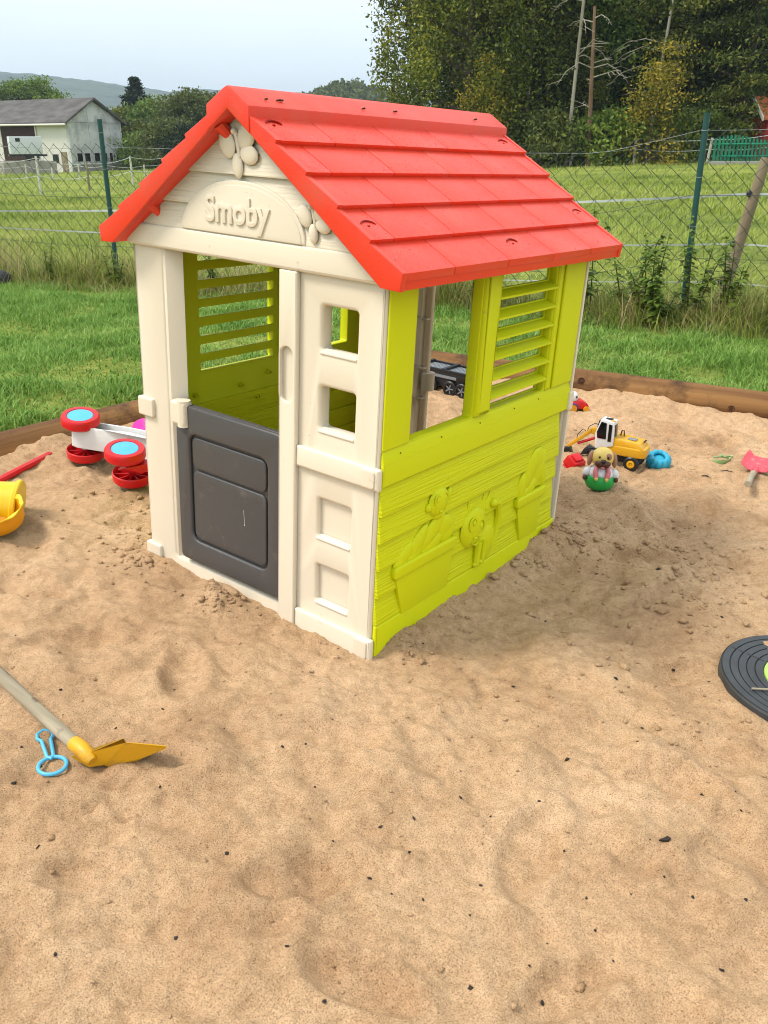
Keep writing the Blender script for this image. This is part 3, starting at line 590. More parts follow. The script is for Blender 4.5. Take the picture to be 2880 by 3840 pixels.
def side_wall(mtx, decorated):
    op = rr(0.110, 0.389, 0.532, 0.893, .008); lv = rr(0.465, 0.778, 0.532, 0.893, .008)
    V, F = side([rr(0.0425, 0.9085, -0.06, 0.905, .003), op, lv], -0.036, -0.004, .004)
    w = MB().add(V, F).build('side_wall', LM, house); w.matrix_local = mtx
    def sub(name, vf, m=LM, sm_=35): return MB().add(*vf).build(name, m, w, sm_)
    V, F = side([rr(0.0060, 0.945, 0.4425, 0.500, .003)], -0.0050, 0.006, .004); sub('rail', (V, F))
    MB().hull([(0.0065, 0.0060, .498), (0.0065, 0.945, .498), (-0.003, 0.0060, .530), (-0.003, 0.945, .530), (-0.005, 0.0060, .498), (-0.005, 0.945, .498), (-.005, .0060, .530), (-.005, .945, .530)], .002).build('sill', LM, w)
    V, F = side([rr(0.0060, 0.945, -0.06, 0.0775, .003)], -0.0050, 0.008, .005); sub('base_rail', (V, F))
    V, F = side([rr(0.0060, 0.107, 0.531, 0.900, .003)], -0.0052, 0.001, .003); sub('stile', (V, F))
    V, F = side([rr(0.391, 0.463, 0.531, 0.900, .004)], -0.040, 0.008, .012); sub('mullion', (V, F))
    V, F = side([rr(0.820, 0.945, 0.531, 0.900, .003)], -0.0052, 0.003, .004); sub('stile', (V, F))
    V, F = side([rr(0.781, 0.806, 0.531, 0.900, .003)], -0.034, 0.002, .005); sub('stile', (V, F))
    lows = (0.824, 0.772, 0.720, 0.669, 0.615, 0.564)
    slots = [rr(0.472, 0.772, z + .0215, (z + .0490) if i else 0.886, .006) for i, z in enumerate(lows)] + [rr(0.472, 0.772, 0.536, 0.5615, .006)]
    V, F = side([rr(0.463, 0.780, 0.530, 0.895, .004)] + slots, -0.0352, -0.0275, .0015); sub('louvre_panel', (V, F))
    for z in lows:     # louvre slats, outer edge lower
        MB().hull([(0.004, 0.464, z + .006), (0.004, 0.780, z + .006), (-0.028, 0.464, z + .0185), (-0.028, 0.780, z + .0185), (0.004, 0.464, z), (0.004, 0.780, z), (-0.028, 0.464, z + .011), (-0.028, 0.780, z + .011)], .0015).build('slat', LM, w)
    ends = (0.905, 0.922, 0.917, 0.912, 0.925)
    for (z0, z1), ye in zip(((0.370, 0.4415), (0.299, 0.371), (0.229, 0.300), (0.155, 0.230), (0.0785, 0.156)), ends):
        MB().hull([(0.0060, 0.0070, z0), (0.0060, ye, z0), (-0.0025, 0.0070, z1), (-0.0025, ye, z1), (-0.0052, 0.0070, z0), (-0.0052, ye, z0), (-0.0052, 0.0070, z1), (-0.0052, ye, z1), (0.0060, 0.0070, z0 + .006), (0.0060, ye, z0 + .006)], .0012).build('clapboard', M['lime_wood'], w)
    for yy, zz in ((0.07, .515), (0.24, .515), (0.42, .512), (0.60, .515), (0.74, .515)):
        MB().ell((0.0040, yy, zz), (.002, .0013, .0018), u=8, v=6).build('screw', M['knot'], w)
    if not decorated:
        for z0, z1 in ((0.370, 0.4415), (0.299, 0.371), (0.229, 0.300), (0.155, 0.230), (0.0785, 0.156)):      # the boards show through on the inside
            MB().hull([(-0.0425, 0.045, z1), (-0.0425, 0.905, z1), (-0.0365, 0.045, z0), (-0.0365, 0.905, z0), (-0.034, 0.045, z1), (-0.034, 0.905, z1), (-0.034, 0.045, z0), (-0.034, 0.905, z0), (-0.0425, 0.045, z1 - .005), (-0.0425, 0.905, z1 - .005)], .001).build('inner_board', M['lime_wood'], w)
        for yy, zz in ((0.62, .47), (0.50, .49), (0.72, .40), (0.55, .42), (0.66, .33), (0.80, .47), (0.42, .46)):   # screw bosses seen from inside
            MB().lathe([(.001, -.0), (.007, 0), (.007, .014), (.004, .014), (.004, .008), (.001, .008)], 10, Matrix.Translation((-0.036, yy, zz)) @ Matrix.Rotation(-math.pi / 2, 4, 'Y')).build('screw_boss', LM, w)
        return w
    # moulded pictures: cat, bird, two planters
    R = lambda a: Matrix.Rotation(a, 3, 'X')
    c = MB(); c.ell((0.004, 0.433, 0.207), (.017, .061, .060), R=R(.15)); c.ell((0.002, 0.510, 0.130), (.013, .050, .062), R=R(-.5))
    for yy, lean in ((0.468, .0), (0.492, .05)): c.tube([(0.008, yy, 0.155), (0.010, yy - .008 + lean * .1, 0.092)], [.012, .010], 8); c.ell((0.009, yy - .008, 0.088), (.010, .014, .009))
    c.tube([(0.003, 0.545, 0.115), (0.004, 0.566, 0.16), (0.005, 0.569, 0.215), (0.006, 0.556, 0.248), (0.006, 0.538, 0.254)], [.010, .011, .011, .012, .012], 8)
    c.ell((0.006, 0.534, 0.252), (.012, .014, .014))
    for yy, a in ((0.412, .25), (0.476, -.35), (0.500, -.7)): c.hull([(0.0, yy - .016, .245), (0.0, yy + .018, .240), (0.010, yy, .245), (0.002, yy + math.sin(-a) * .03, .298)], .001)
    for yy, zz, rr_ in ((0.412, .226, .017), (0.452, .206, .021)):
        c.loop([(0.018, yy + rr_ * math.cos(a), zz + rr_ * 1.15 * math.sin(a)) for a in np.linspace(0, 2 * math.pi, 16, endpoint=False)], .0025); c.ell((0.019, yy + .004, zz + .004), (.004, .007, .009))
    c.ell((0.021, .424, .184), (.004, .006, .004)); c.tube([(0.019, .414, .170), (0.021, .428, .160), (0.019, .446, .164)], .0022, 6)
    c.build('cat_relief', LM, w)
    b = MB(); b.ell((0.004, 0.247, 0.340), (.015, .043, .040)); b.ell((.004, .249, .306), (.010, .022, .016))
    for yy in (0.236, 0.248, 0.258): b.hull([(0, yy - .006, .372), (0, yy + .006, .372), (.006, yy, .372), (.002, yy - .003, .392)])
    for yy, zz in ((0.228, .352), (0.262, .350)):
        b.loop([(0.015, yy + .012 * math.cos(a), zz + .014 * math.sin(a)) for a in np.linspace(0, 2 * math.pi, 14, endpoint=False)], .0022); b.ell((.016, yy, zz), (.003, .005, .007))
    b.hull([(.014, .234, .322), (.014, .252, .322), (.024, .243, .318), (.014, .243, .309)]); b.ell((.004, .292, .350), (.008, .010, .018), R=R(-.5)); b.ell((.004, .204, .335), (.008, .012, .012))
    b.tube([(.003, .240, .292), (.003, .240, .280)], .003, 6).tube([(.003, .252, .294), (.003, .252, .282)], .003, 6)
    b.build('bird_relief', LM, w)
    def planter(y0, y1, z_top, z_rim, zb, y0b, y1b, tufts, name):
        p = MB().add(*side([[(y0 + .012, z_rim), (y1 - .012, z_rim), (y1b, zb), (y0b, zb)]], -0.004, 0.010, .003))
        p.add(*side([rr(y0, y1, z_rim, z_top, .012)], -0.004, 0.0165, .006))
        p.build(name, LM, w)
        f = MB()
        for (yy, zz, ry, rz, a) in tufts: f.ell((0.002, yy, zz), (.0095, ry, rz), R=R(a), u=20, v=12)
        f.build('foliage_relief', LM, w)
    planter(0.064, 0.341, 0.219, 0.184, 0.074, 0.108, 0.317, [(0.112, .234, .046, .022, .55), (0.098, .222, .030, .018, .2), (0.165, .246, .062, .026, .75), (0.150, .222, .050, .020, .4), (0.232, .262, .070, .028, .70), (0.288, .258, .044, .034, -.3), (0.300, .236, .038, .026, .2), (0.235, .228, .060, .022, .3)], 'planter_relief')
    planter(0.668, 0.848, 0.224, 0.190, 0.074, 0.714, 0.824, [(0.702, .250, .026, .046, -.2), (0.745, .292, .074, .034, 1.0), (0.800, .285, .062, .032, 1.2), (0.785, .318, .034, .040, -.4), (0.826, .262, .020, .044, .15), (0.760, .238, .046, .024, .6), (0.715, .228, .030, .020, .2)], 'planter_relief')
    return w
side_wall(Matrix.Identity(4), True)
side_wall(Matrix.Translation((-W_ + .009, D_ + .002, 0)) @ Matrix.Rotation(math.pi, 4, 'Z'), False)

# roof: two slabs with stepped tiles, and a ridge cap
ZA, ZE, XE = 1.254, 0.930, 0.064; Y0, Y1 = -0.047, 1.024
QL = [0.0, 0.172, 0.354, 0.534, 0.712, 0.885]
J_odd = [Y0, 0.143, 0.374, 0.600, 0.820, Y1]; J_even = [Y0, 0.031, 0.256, 0.488, 0.701, 0.926, Y1]
SLEN = math.hypot(W_ / 2 + XE, ZA - ZE); SN = Vector(((ZA - ZE), 0, (W_ / 2 + XE))).normalized()
def rp(q, y, up):        # point on the right slope: fraction up the slope, along, height over the nominal surface
    return Vector((XE - (W_ / 2 + XE) * q, y, ZE + (ZA - ZE) * q)) + SN * up
def roof_slope(mtx, dec):
    e0 = rp(0, 0, -.008)
    prof = [(XE - .002, 0.900), (XE - .002, ZE - .006), (-W_ / 2 + .0005, ZA - .008), (-W_ / 2 + .0005, 1.226), (XE - .050, 0.902)]
    P = [(x, y, z) for y in (Y0 + .002, Y1 - .002) for x, z in prof]; n = len(prof)
    F = [tuple(range(n)), tuple(range(n, 2 * n))] + [(i, (i + 1) % n, n + (i + 1) % n, n + i) for i in range(n)]
    b = bmesh.new(); vs_ = [b.verts.new(p) for p in P]
    for f in F: b.faces.new([vs_[i] for i in f])
    bmesh.ops.recalc_face_normals(b, faces=b.faces[:]); b.edges.ensure_lookup_table()
    sharp = [e for e in b.edges if max(v.co.x for v in e.verts) > -0.3]
    bmesh.ops.bevel(b, geom=sharp, offset=.004, segments=2, profile=.6, affect='EDGES')
    sl_ = MB().bm(b).build('roof_slope', M['red'], house); sl_.matrix_local = mtx
    for r in range(5):
        J = J_odd if r % 2 == 0 else J_even; q0, q1 = QL[r], QL[r + 1] + .02
        for a, c in zip(J[:-1], J[1:]):
            g0 = 0.0 if a == Y0 else .0009; g1 = 0.0 if c == Y1 else .0009
            pts = []
            for y in (a + g0, c - g1):
                pts += [rp(q0, y, .0075), rp(q1, y, -.0035), rp(q0, y, -.010), rp(q1, y, -.010)]
            if r == 0: pts += [Vector((XE, y, 0.9185)) for y in (a + g0, c - g1)]
            MB().hull(pts, .0022).build('tile', M['red'], sl_)
    def flat2(v): return (v.x, v.z)
    vp = [(XE - .0005, .8995), flat2(rp(0, 0, .0085))]
    for r in range(5): vp += [flat2(rp(QL[r + 1] - .001, 0, .0005)), flat2(rp(QL[r + 1], 0, .0085))]
    vp += [(-W_ / 2, ZA + .001), (-W_ / 2, 1.2255), (XE - .05, .9015)]
    for ya, yb in ((Y0 - .0045, Y0 + .012), (Y1 - .012, Y1 + .0045)):
        V, F = front([vp], ya, yb, .0018); MB().add(V, F).build('verge_board', M['red'], sl_)
    def clip(yc, qc, s=1.0):
        b = MB(); u = (rp(1, 0, 0) - rp(0, 0, 0)).normalized(); c0 = rp(qc, yc, .0026 if qc > .15 else .002)
        arc = [c0 + Vector((0, 1, 0)) * (.026 * math.cos(a) * s) + u * (.020 * math.sin(a) * s - .010) for a in np.linspace(.35, 2.6, 10)]
        b.tube(arc, [.001] + [.0024] * 8 + [.001], 6); b.ell(c0 + Vector((0, -.004, 0)) - u * .006, (.004, .004, .0022), u=8, v=6)
        b.build('clip_slot', M['red_dark'], sl_)
    if dec:
        for yc, qc in ((0.0, .825), (-0.004, .262), (0.470, .105), (0.965, .26), (0.956, .80)): clip(yc, qc)
        V = []; F = []; k = 0; r_ = random.Random(3)      # rain drops standing on the tiles
        for _ in range(2100):
            q = r_.uniform(.01, .97); y = r_.uniform(Y0 + .01, Y1 - .01); s = r_.uniform(.0008, .0021) * (1.25 if r_.random() < .1 else 1)
            row = max(i for i in range(6) if QL[i] <= q); loc = (q - QL[row]) / (.19 if row < 5 else .2)
            up = (.0075 - .011 * min(loc, 1)) if row < 5 else .0155
            if row == 5: continue
            o0 = len(V)
            T, B = Vector((0, 1, 0)), (rp(1, 0, 0) - rp(0, 0, 0)).normalized()
            for ring, (rr0, hh) in enumerate(((1, -.1), (.8, .35))):
                for i in range(7):
                    a = 6.283 * i / 7; V.append(rp(q, y, up + hh * s) + (T * math.cos(a) + B * math.sin(a)) * s * rr0)
            V.append(rp(q, y, up + .6 * s))
            for i in range(7): F += [(o0 + i, o0 + (i + 1) % 7, o0 + 7 + (i + 1) % 7, o0 + 7 + i), (o0 + 7 + i, o0 + 7 + (i + 1) % 7, o0 + 14)]
        dr = MB().add(V, F).build('rain_drops', M['water'], sl_, 80); dr['kind'] = 'stuff'
    return sl_
roof_r = roof_slope(Matrix.Identity(4), True)
roof_l = roof_slope(Matrix.Translation((-W_, Y0 + Y1, 0)) @ Matrix.Rotation(math.pi, 4, 'Z'), False)
for (x, z) in ((-0.475, 1.165), (-0.742, 0.985)):     # lugs under the verge
    MB().tube([(x, -0.030, z + .030), (x + .006, -0.012, z + .012), (x + .012, 0.004, z - .006)], [.016, .014, .010], 10).build('locking_lug', M['red'], house)
cb = bmesh.new(); prof = []
mid = Vector((-W_ / 2, 0, 0)); qs = QL[5]
A_ = rp(qs, 0, .018); B_ = rp(qs, 0, -.008); T_ = Vector((-W_ / 2, 0, ZA + .0190))
B_ = Vector((A_.x + .001, 0, 1.226 - (A_.x + .001 - mid.x) * (1.226 - .902) / (XE - .050 - mid.x)))
prof = [(A_.x, A_.z), (T_.x + .012, T_.z - .0085), (T_.x, T_.z - .003), (T_.x - .012, T_.z - .0085), (2 * mid.x - A_.x, A_.z), (2 * mid.x - B_.x, B_.z), (mid.x, 1.224), (B_.x, B_.z)]
n = len(prof); vs_ = [cb.verts.new((x, y, z)) for y in (Y0 - .0075, Y1 + .0075) for x, z in prof]
for f in [tuple(range(n)), tuple(range(n, 2 * n))] + [(i, (i + 1) % n, n + (i + 1) % n, n + i) for i in range(n)]: cb.faces.new([vs_[i] for i in f])
bmesh.ops.recalc_face_normals(cb, faces=cb.faces[:]); bmesh.ops.bevel(cb, geom=cb.edges[:], offset=.0035, segments=2, profile=.6, affect='EDGES')
cap = MB().bm(cb).build('ridge_cap', M['red'], house)
for (y, u, a) in ((0.02, .03, .3), (0.06, .028, 1.0), (0.07, .035, .2), (0.36, .03, .5), (0.49, .03, .7), (0.88, .03, .6)):   # bits of leaf litter on the ridge
    c0 = rp(0.93, y, .0195); d_ = Vector((math.cos(a) * .3, math.sin(a), 0.0)) * .009
    lt = MB().tube([c0 - d_, c0 + d_ * .6 + SN * .001, c0 + d_], [.0012, .0026, .0010], 5).build('leaf_crumb', M['knot'])
    lt.matrix_world = YARD; tag(lt, 'tiny dark leaf crumb lying on the red roof ridge', 'leaf', 'leaf litter on the playhouse roof')

# ------------------------------------------------------------------ toys in the sand
PI = math.pi
def RX(a): return Matrix.Rotation(a, 4, 'X')
def RY(a): return Matrix.Rotation(a, 4, 'Y')
def RZ(a): return Matrix.Rotation(a, 4, 'Z')
def TR(x, y, z): return Matrix.Translation((x, y, z))
LEFT = math.atan2(-0.609, -0.792)       # heading that points across the picture

# ride-on toy lying on its side
r_ = thing('ride_on_toy', 'toppled white ride-on toy with red wheels and sky-blue hub discs', 'ride-on toy', place(-1.645, 0.335, sz(-1.645, .335) + .016))
def wheel(c, tilt, hub_up, az, rad=.070):
    Mx = TR(*c) @ Vector((.83 * tilt, -.55 * tilt, 1)).to_track_quat('Z', 'X').to_matrix().to_4x4()
    w = MB().lathe([(rad * .90, -.002), (rad, .006), (rad, .030), (rad * .93, .037), (rad * .70, .038), (rad * .66, .034), (.001, .034)] if hub_up else [(.001, .004), (rad * .9, .004), (rad * .93, .0), (rad, .006), (rad, .032), (rad * .96, .035), (rad * .93, .032), (rad * .90, .010), (.012, .010), (.012, .03), (.001, .03)], 30, Mx)
    if not hub_up:
        for i in range(9): w.box(.008, rad * .91, -.0015, .0015, .009, .024, 0, Mx @ RZ(i * 2 * PI / 9))
    o = w.build('wheel', M['tred'], r_)
    if hub_up: MB().lathe([(.001, .0365), (rad * .15, .038), (rad * .25, .0365), (rad * .64, .0365), (rad * .665, .035)], 24, Mx).build('hub_disc', M['tblue'], o)
    return o
wheel((0, 0, .006), .14, False, .3); wheel((-.005, -.008, .135), .20, True, .3)
wheel((.318, -.030, .006), .16, False, .2); wheel((.335, -.068, .105), .20, True, .2)
MB().tube([(0, 0, .02), (-.005, -.008, .14)], .012, 10).build('axle', M['twhite'], r_)
MB().tube([(.318, -.03, .02), (.335, -.068, .11)], .014, 10).build('axle', M['tred'], r_)
# open-backed chassis: a curved wall round a sunken floor
bp = [(-.035, -.032), (.00, -.046), (.10, -.040), (.20, -.012), (.27, -.030), (.34, -.066), (.40, -.060), (.41, -.02), (.36, .02), (.28, .05), (.15, .060), (.02, .052), (-.035, .03)]
MBt = TR(0, 0, .060) @ RZ(.32) @ RX(-.10)
inn = [(x * .965 + .004, y * .84) for x, y in bp]
V, F = flat([bp, inn], -.012, .072, .003); MB().add(V, F, MBt).build('chassis_wall', M['twhite'], r_)
V, F = flat([inn], 0.010, .020, .002); fl = MB().add(V, F, MBt); 
for k in range(4): fl.box(.06 + .07 * k, .064 + .07 * k, -.03, .045, .018, .05, 0, MBt)
fl.build('chassis_floor', M['twhite'], r_)
MB().hull([(.30, -.09, .05), (.40, -.05, .05), (.42, .0, .09), (.33, -.02, .10), (.38, -.1, .085)], .008, TR(0, 0, 0)).build('steering_fork', M['tred'], r_)

p = thing('pink_sand_mould', 'magenta pink plastic sand mould behind the ride-on toy', 'sand mould', place(-1.70, 0.66, sz(-1.70, .66) - .006, .5, .45))
MB().lathe([(.034, 0), (.026, .030), (.020, .048), (.018, .052)], 20).build('mould_body', M['pink'], p)
MB().lathe([(.018, .050), (.030, .056), (.042, .066), (.043, .069), (.036, .068), (.001, .060)], 22).build('mould_rim', M['pink'], p)

x0, y0, x1, y1 = -1.62, -0.10, -1.775, 0.262
o = MB().tube([(x0, y0, .014), (-1.70, .08, .012), (x1, y1, .012), (x1 - .006, y1 + .012, .012)], [.013, .0135, .0135, .006], 8)
o = o.build('spade_handle', M['tred']); o.matrix_world = YARD @ TR(0, 0, sz(-1.70, .08)); tag(o, 'long red plastic spade handle half sunk in the sand', 'spade handle')

b = thing('yellow_bucket', 'yellow plastic sand bucket lying on its side in the sand', 'bucket', place(-1.415, -0.185, sz(-1.41, -.18) + .066, LEFT + PI + .12, 0, 0))
Mx = RY(PI / 2 + .16)
MB().lathe([(.050, -.075), (.052, -.073), (.074, .088), (.078, .089), (.078, .094), (.071, .094), (.049, -.068), (.001, -.068)], 26, Mx).build('bucket_body', M['tyellow'], b)
MB().lathe([(.077, .078), (.0805, .082), (.0805, .092), (.077, .096)], 26, Mx).build('rim', M['tyellow'], b)
p = thing('orange_sand_mould', 'orange fluted sand mould with wavy rim beside the yellow bucket', 'sand mould', place(-1.275, -0.205, sz(-1.275, -.205) + .008, .3, .30, -.25))
MB().lathe([(.020, 0), (.050, .006), (.068, .030), (.073, .058), (.070, .058), (.062, .030), (.045, .012), (.001, .010)], 40, None, lambda k, n, i: 1 + (.05 if i in (2, 3, 4) else .0) * math.sin(k * 2 * PI / n * 6)).build('mould_body', M['torange'], p)
V = []; F = []
for k in range(40):
    a = 2 * PI * k / 40; q = 1 + .06 * math.sin(6 * a)
    for (rr0, zz) in ((.070, .056), (.082, .060 + .006 * math.sin(6 * a)), (.081, .063 + .006 * math.sin(6 * a)), (.069, .060)): V.append((rr0 * q * math.cos(a), rr0 * q * math.sin(a), zz))
for k in range(40):
    for i in range(4): F.append((k * 4 + i, k * 4 + (i + 1) % 4, ((k + 1) % 40) * 4 + (i + 1) % 4, ((k + 1) % 40) * 4 + i))
MB().add(V, F).build('rim', M['tyellow'], p)

# shovel with long wooden handle
s = thing('garden_shovel', 'child shovel with yellow metal blade and grey wooden handle', 'shovel', YARD @ TR(0, 0, sz(-.14, -.66)))
hp = [(-0.66, -0.660, .045), (-0.50, -0.670, .036), (-0.33, -0.685, .030), (-0.185, -0.698, .032)]
MB().tube(hp, [.0150, .0148, .0145, .0140], 14).build('handle', M['handle_x'], s)
MB().tube([(-0.215, -0.696, .031), (-0.188, -0.698, .033), (-0.165, -0.700, .030), (-0.150, -0.700, .024)], [.0158, .0165, .0155, .010], 14).build('socket', M['byellow'], s)
# folded steel blade standing on its edge: shoulder plate, side plate and the pan leaning away
B0 = dict(P0=(-.206, -.7131, .014), P1=(-.1584, -.6982, .040), P2=(-.1031, -.6578, .078), T=(-.0975, -.6569, .071), TP=(-.0445, -.6056, .052), TQ=(-.0437, -.6007, .056), H=(-.1444, -.6787, .004), Q=(-.1016, -.636, .010), P6=(-.132, -.6753, .002), LB=(-.1656, -.6993, .000), F1=(-.190, -.655, .004), F2=(-.080, -.585, .030))
bl = MB(); dn = Vector((-.5, .75, -.25)).normalized() * .003
for keys in (('P0', 'LB', 'H', 'T', 'P2', 'P1'), ('H', 'P6', 'Q', 'TP', 'TQ', 'T'), ('P0', 'P1', 'P2', 'T', 'TQ', 'F2', 'F1')):
    P = [Vector(B0[k]) for k in keys]; n_ = len(P); bl.add(P + [q + dn for q in P], [tuple(range(n_)), tuple(range(n_, 2 * n_))[::-1]] + [(i, (i + 1) % n_, n_ + (i + 1) % n_, n_ + i) for i in range(n_)])
bl.build('blade', M['byellow'], s, 25)
# bubble wand
wnd = thing('ring_wand', 'pale blue plastic ring toy with looped handle beside the shovel', 'ring toy', YARD @ TR(0, 0, sz(-.235, -.735) + .006))
MB().loop([(-0.226 + .027 * math.cos(a), -0.742 + .027 * math.sin(a), 0) for a in np.linspace(0, 2 * PI, 30, endpoint=False)], .0040, 8).build('ring', M['tblue'], wnd)
ha = Vector((-0.251, -0.730, .001)); hb_ = Vector((-0.325, -0.696, .003)); dv = (hb_ - ha).normalized(); pv = Vector((-dv.y, dv.x, 0))
lp = [ha + pv * .006, ha + (hb_ - ha) * .7 + pv * .009, ha + (hb_ - ha) * .82 + pv * .016, hb_ + pv * .014, hb_ + dv * .010, hb_ - pv * .014, ha + (hb_ - ha) * .82 - pv * .016, ha + (hb_ - ha) * .7 - pv * .009, ha - pv * .006, ha - dv * .006]
MB().loop(lp, .0038, 8).build('handle', M['tblue'], wnd)

# rubber disc
dsc = thing('rubber_disc', 'black rubber stepping disc with grooved rings and lime centre, strewn with sand', 'rubber disc', place(0.886, 0.617, sz(.886, .617) + .006, .2, .03, .02))
prof = [(.001, .010), (.104, .010), (.1045, .013)]
rr0 = .108
for k in range(5):
    prof += [(rr0, .0165), (rr0 + .0165, .0165), (rr0 + .0172, .0125), (rr0 + .0192, .0125)]; rr0 += .0198
prof += [(.206, .015), (.209, .010), (.209, -.012), (.001, -.012)]
MB().lathe(prof, 64).build('disc_body', M['rubber'], dsc, 25)
MB().lathe([(.001, .0175), (.096, .0185), (.104, .0175), (.105, .010)], 48).build('disc_centre', M['limedisc'], dsc)
for i in range(4):
    for k, q in enumerate((.190, .170, .150)):
        a = i * PI / 2 + 2.83; MB().ell((q * math.cos(a), q * math.sin(a), .0166), (.0075, .0042, .0012), R=Matrix.Rotation(a, 3, 'Z'), u=12, v=6).build('slot', M['black'], dsc)
    a = i * PI / 2 + 2.83; MB().box(.112, .150, -.0012, .0012, .0162, .0172, 0, RZ(a)).build('radial_groove', M['black'], dsc)
V = []; F = []; R0 = np.random.default_rng(9); 
for i, q in enumerate(np.linspace(0, 1, 9)):
    for k in range(30):
        a = 2 * PI * k / 30; rad = q * (.068 + .018 * math.sin(2 * a + 1) + .012 * math.sin(5 * a)); V.append((-.030 + rad * 1.1 * math.cos(a), .125 + rad * .55 * math.sin(a), .0155 + .010 * (1 - q * q) + .003 * float(vnoise(a * 3, q * 6, 5))))
for i in range(8):
    for k in range(30): F.append((i * 30 + k, i * 30 + (k + 1) % 30, (i + 1) * 30 + (k + 1) % 30, (i + 1) * 30 + k))
sp_ = MB().add(V, F).build('sand_patch', sm, None, 80); sp_.matrix_world = dsc.matrix_world.copy(); tag(sp_, 'small heap of sand spilled on the black rubber disc', 'sand heap')
tw = MB().tube([(-.125, -.115, .021), (-.07, -.090, .022), (-.02, -.075, .021)], .0028, 6).build('straw', M['handle'], None); tw.matrix_world = dsc.matrix_world.copy(); tag(tw, 'pale straw lying across the black rubber disc', 'straw')

# dog figure
d = thing('toy_dog', 'squeaky dog figure with yellow head, green trousers and pink braces', 'toy dog', place(-0.085, 1.515, sz(-.085, 1.515) + .010, math.atan2(-1.48 - 1.5, 1.1 + .08) + .12, 0, -.03))
# local +x faces the viewer
MB().lathe([(.001, 0), (.030, .002), (.048, .014), (.0575, .034), (.0585, .046), (.055, .058), (.048, .066)], 28, Matrix.Diagonal((.92, 1, 1, 1))).build('trousers', M['tgreen'], d, 60)
MB().lathe([(.050, .060), (.053, .064), (.050, .076), (.040, .090), (.028, .098), (.001, .100)], 24, Matrix.Diagonal((.86, 1, 1, 1))).build('shirt', M['twhite'], d, 60)
for s_ in (-1, 1):
    MB().ell((.008, s_ * .052, .070), (.017, .016, .021), R=Matrix.Rotation(s_ * .5, 3, 'X')).build('sleeve', M['twhite'], d, 60)
    MB().ell((.020, s_ * .058, .052), (.012, .009, .011)).build('paw', M['brown'], d, 60)
    MB().tube([(.028, s_ * .020, .098), (.043, s_ * .024, .084), (.049, s_ * .021, .066), (.0505, s_ * .019, .058)], [.0085, .0095, .0095, .008], 8).build('brace', M['salmon'], d, 60)
    MB().ell((.0585, s_ * .019, .060), (.004, .007, .007)).build('button', M['tan'], d, 60)
    MB().ell((-.004, s_ * .045, .122), (.017, .0105, .031), R=Matrix.Rotation(s_ * .12, 3, 'X')).build('ear', M['earbrown'], d, 60)
    MB().ell((.0405, s_ * .016, .141), (.0035, .0038, .0048)).build('eye', M['glassblack'], d, 60)
MB().lathe([(.026, .092), (.030, .098), (.028, .106), (.001, .11)], 20).build('neck', M['tan'], d, 60)
hd = MB().ell((0, 0, .130), (.042, .041, .040), u=24, v=16); hd.build('head', M['tan'], d, 60)
MB().ell((.033, .018, .143), (.0085, .0115, .014)).build('eye_patch', M['earbrown'], d, 60)
MB().ell((.030, 0, .114), (.021, .030, .0175), u=20, v=12).ell((.034, 0, .121), (.018, .014, .014)).build('muzzle', M['brown'], d, 60)
MB().ell((.0535, 0, .1275), (.006, .0085, .006)).build('nose', M['glassblack'], d, 60)
MB().ell((.047, .0, .1025), (.004, .0075, .0042)).build('tongue', M['salmon'], d, 60)

# excavator
e = thing('toy_excavator', 'yellow toy excavator with white cab and black windows', 'toy excavator', place(-0.175, 1.860, sz(-.175, 1.86) + .002, LEFT - .52, .0, .02))
# local +x is the arm's direction, +y towards the viewer's side
SX_ = 1
def wheel_e(x, y):
    Mx = TR(x, y, .026) @ RX(PI / 2 * (1 if y < 0 else -1))
    w = MB().lathe([(.012, -.010), (.026, -.010), (.031, -.005), (.031, .006), (.026, .011), (.018, .011), (.016, .007), (.001, .007)], 24, Mx, lambda k, n, i: 1 + (.03 if i in (2, 3) and k % 2 else 0)).build('wheel', M['black'], e)
    MB().lathe([(.0165, .006), (.016, .012), (.008, .013), (.006, .009), (.001, .012)], 18, Mx).build('rim', M['eyellow'], w)
MB().box(-.115, .105, -.030, .030, .018, .046, .006).hull([(.10, -.04, .03), (.10, .04, .03), (.135, -.04, .018), (.135, .04, .018), (.12, -.04, .05), (.12, .04, .05), (.085, 0, .05)], .002).build('undercarriage', M['black'], e)
for x in (.065, -.085):
    for y in (-.048, .048): wheel_e(x, y)
MB().lathe([(.034, .044), (.034, .054)], 20).build('turntable', M['black'], e)
body = [(-.135, -.030), (-.128, -.046), (-.10, -.056), (.055, -.050), (.060, .050), (-.10, .056), (-.128, .046), (-.135, .030)]
V, F = flat([body], .052, .092, .006); bo = MB().add(V, F).build('upper_body', M['eyellow'], e)
MB().hull([(-.128, -.05, .088), (-.128, .05, .088), (0.0, -.052, .088), (0.0, .052, .088), (-.105, -.045, .112), (-.105, .045, .112), (.0, -.048, .120), (.0, .048, .120)], .004).build('engine_cover', M['eyellow'], e)
MB().box(-.085, -.050, -.012, .020, .1155, .1185, .001).build('hatch', M['silver'], e)
MB().tube([(-.028, -.012, .116), (-.024, -.012, .142), (-.016, -.012, .142), (-.012, -.012, .116)], .0028, 6).build('handrail', M['black'], e)
for k in range(4): MB().box(-.118, -.112, -.030 + k * .009, -.024 + k * .009, .1105, .1135, 0).build('decal_letter', M['black'], e)
cabp = [(-.004, .056, .086), (.072, .056, .064), (-.004, -.008, .086), (.072, -.008, .064), (.004, .053, .186), (.060, .053, .192), (.004, -.006, .186), (.060, -.006, .192), (.078, .054, .130), (.078, -.007, .130)]
cab = MB().hull(cabp, .005).build('cab', M['twhite'], e)
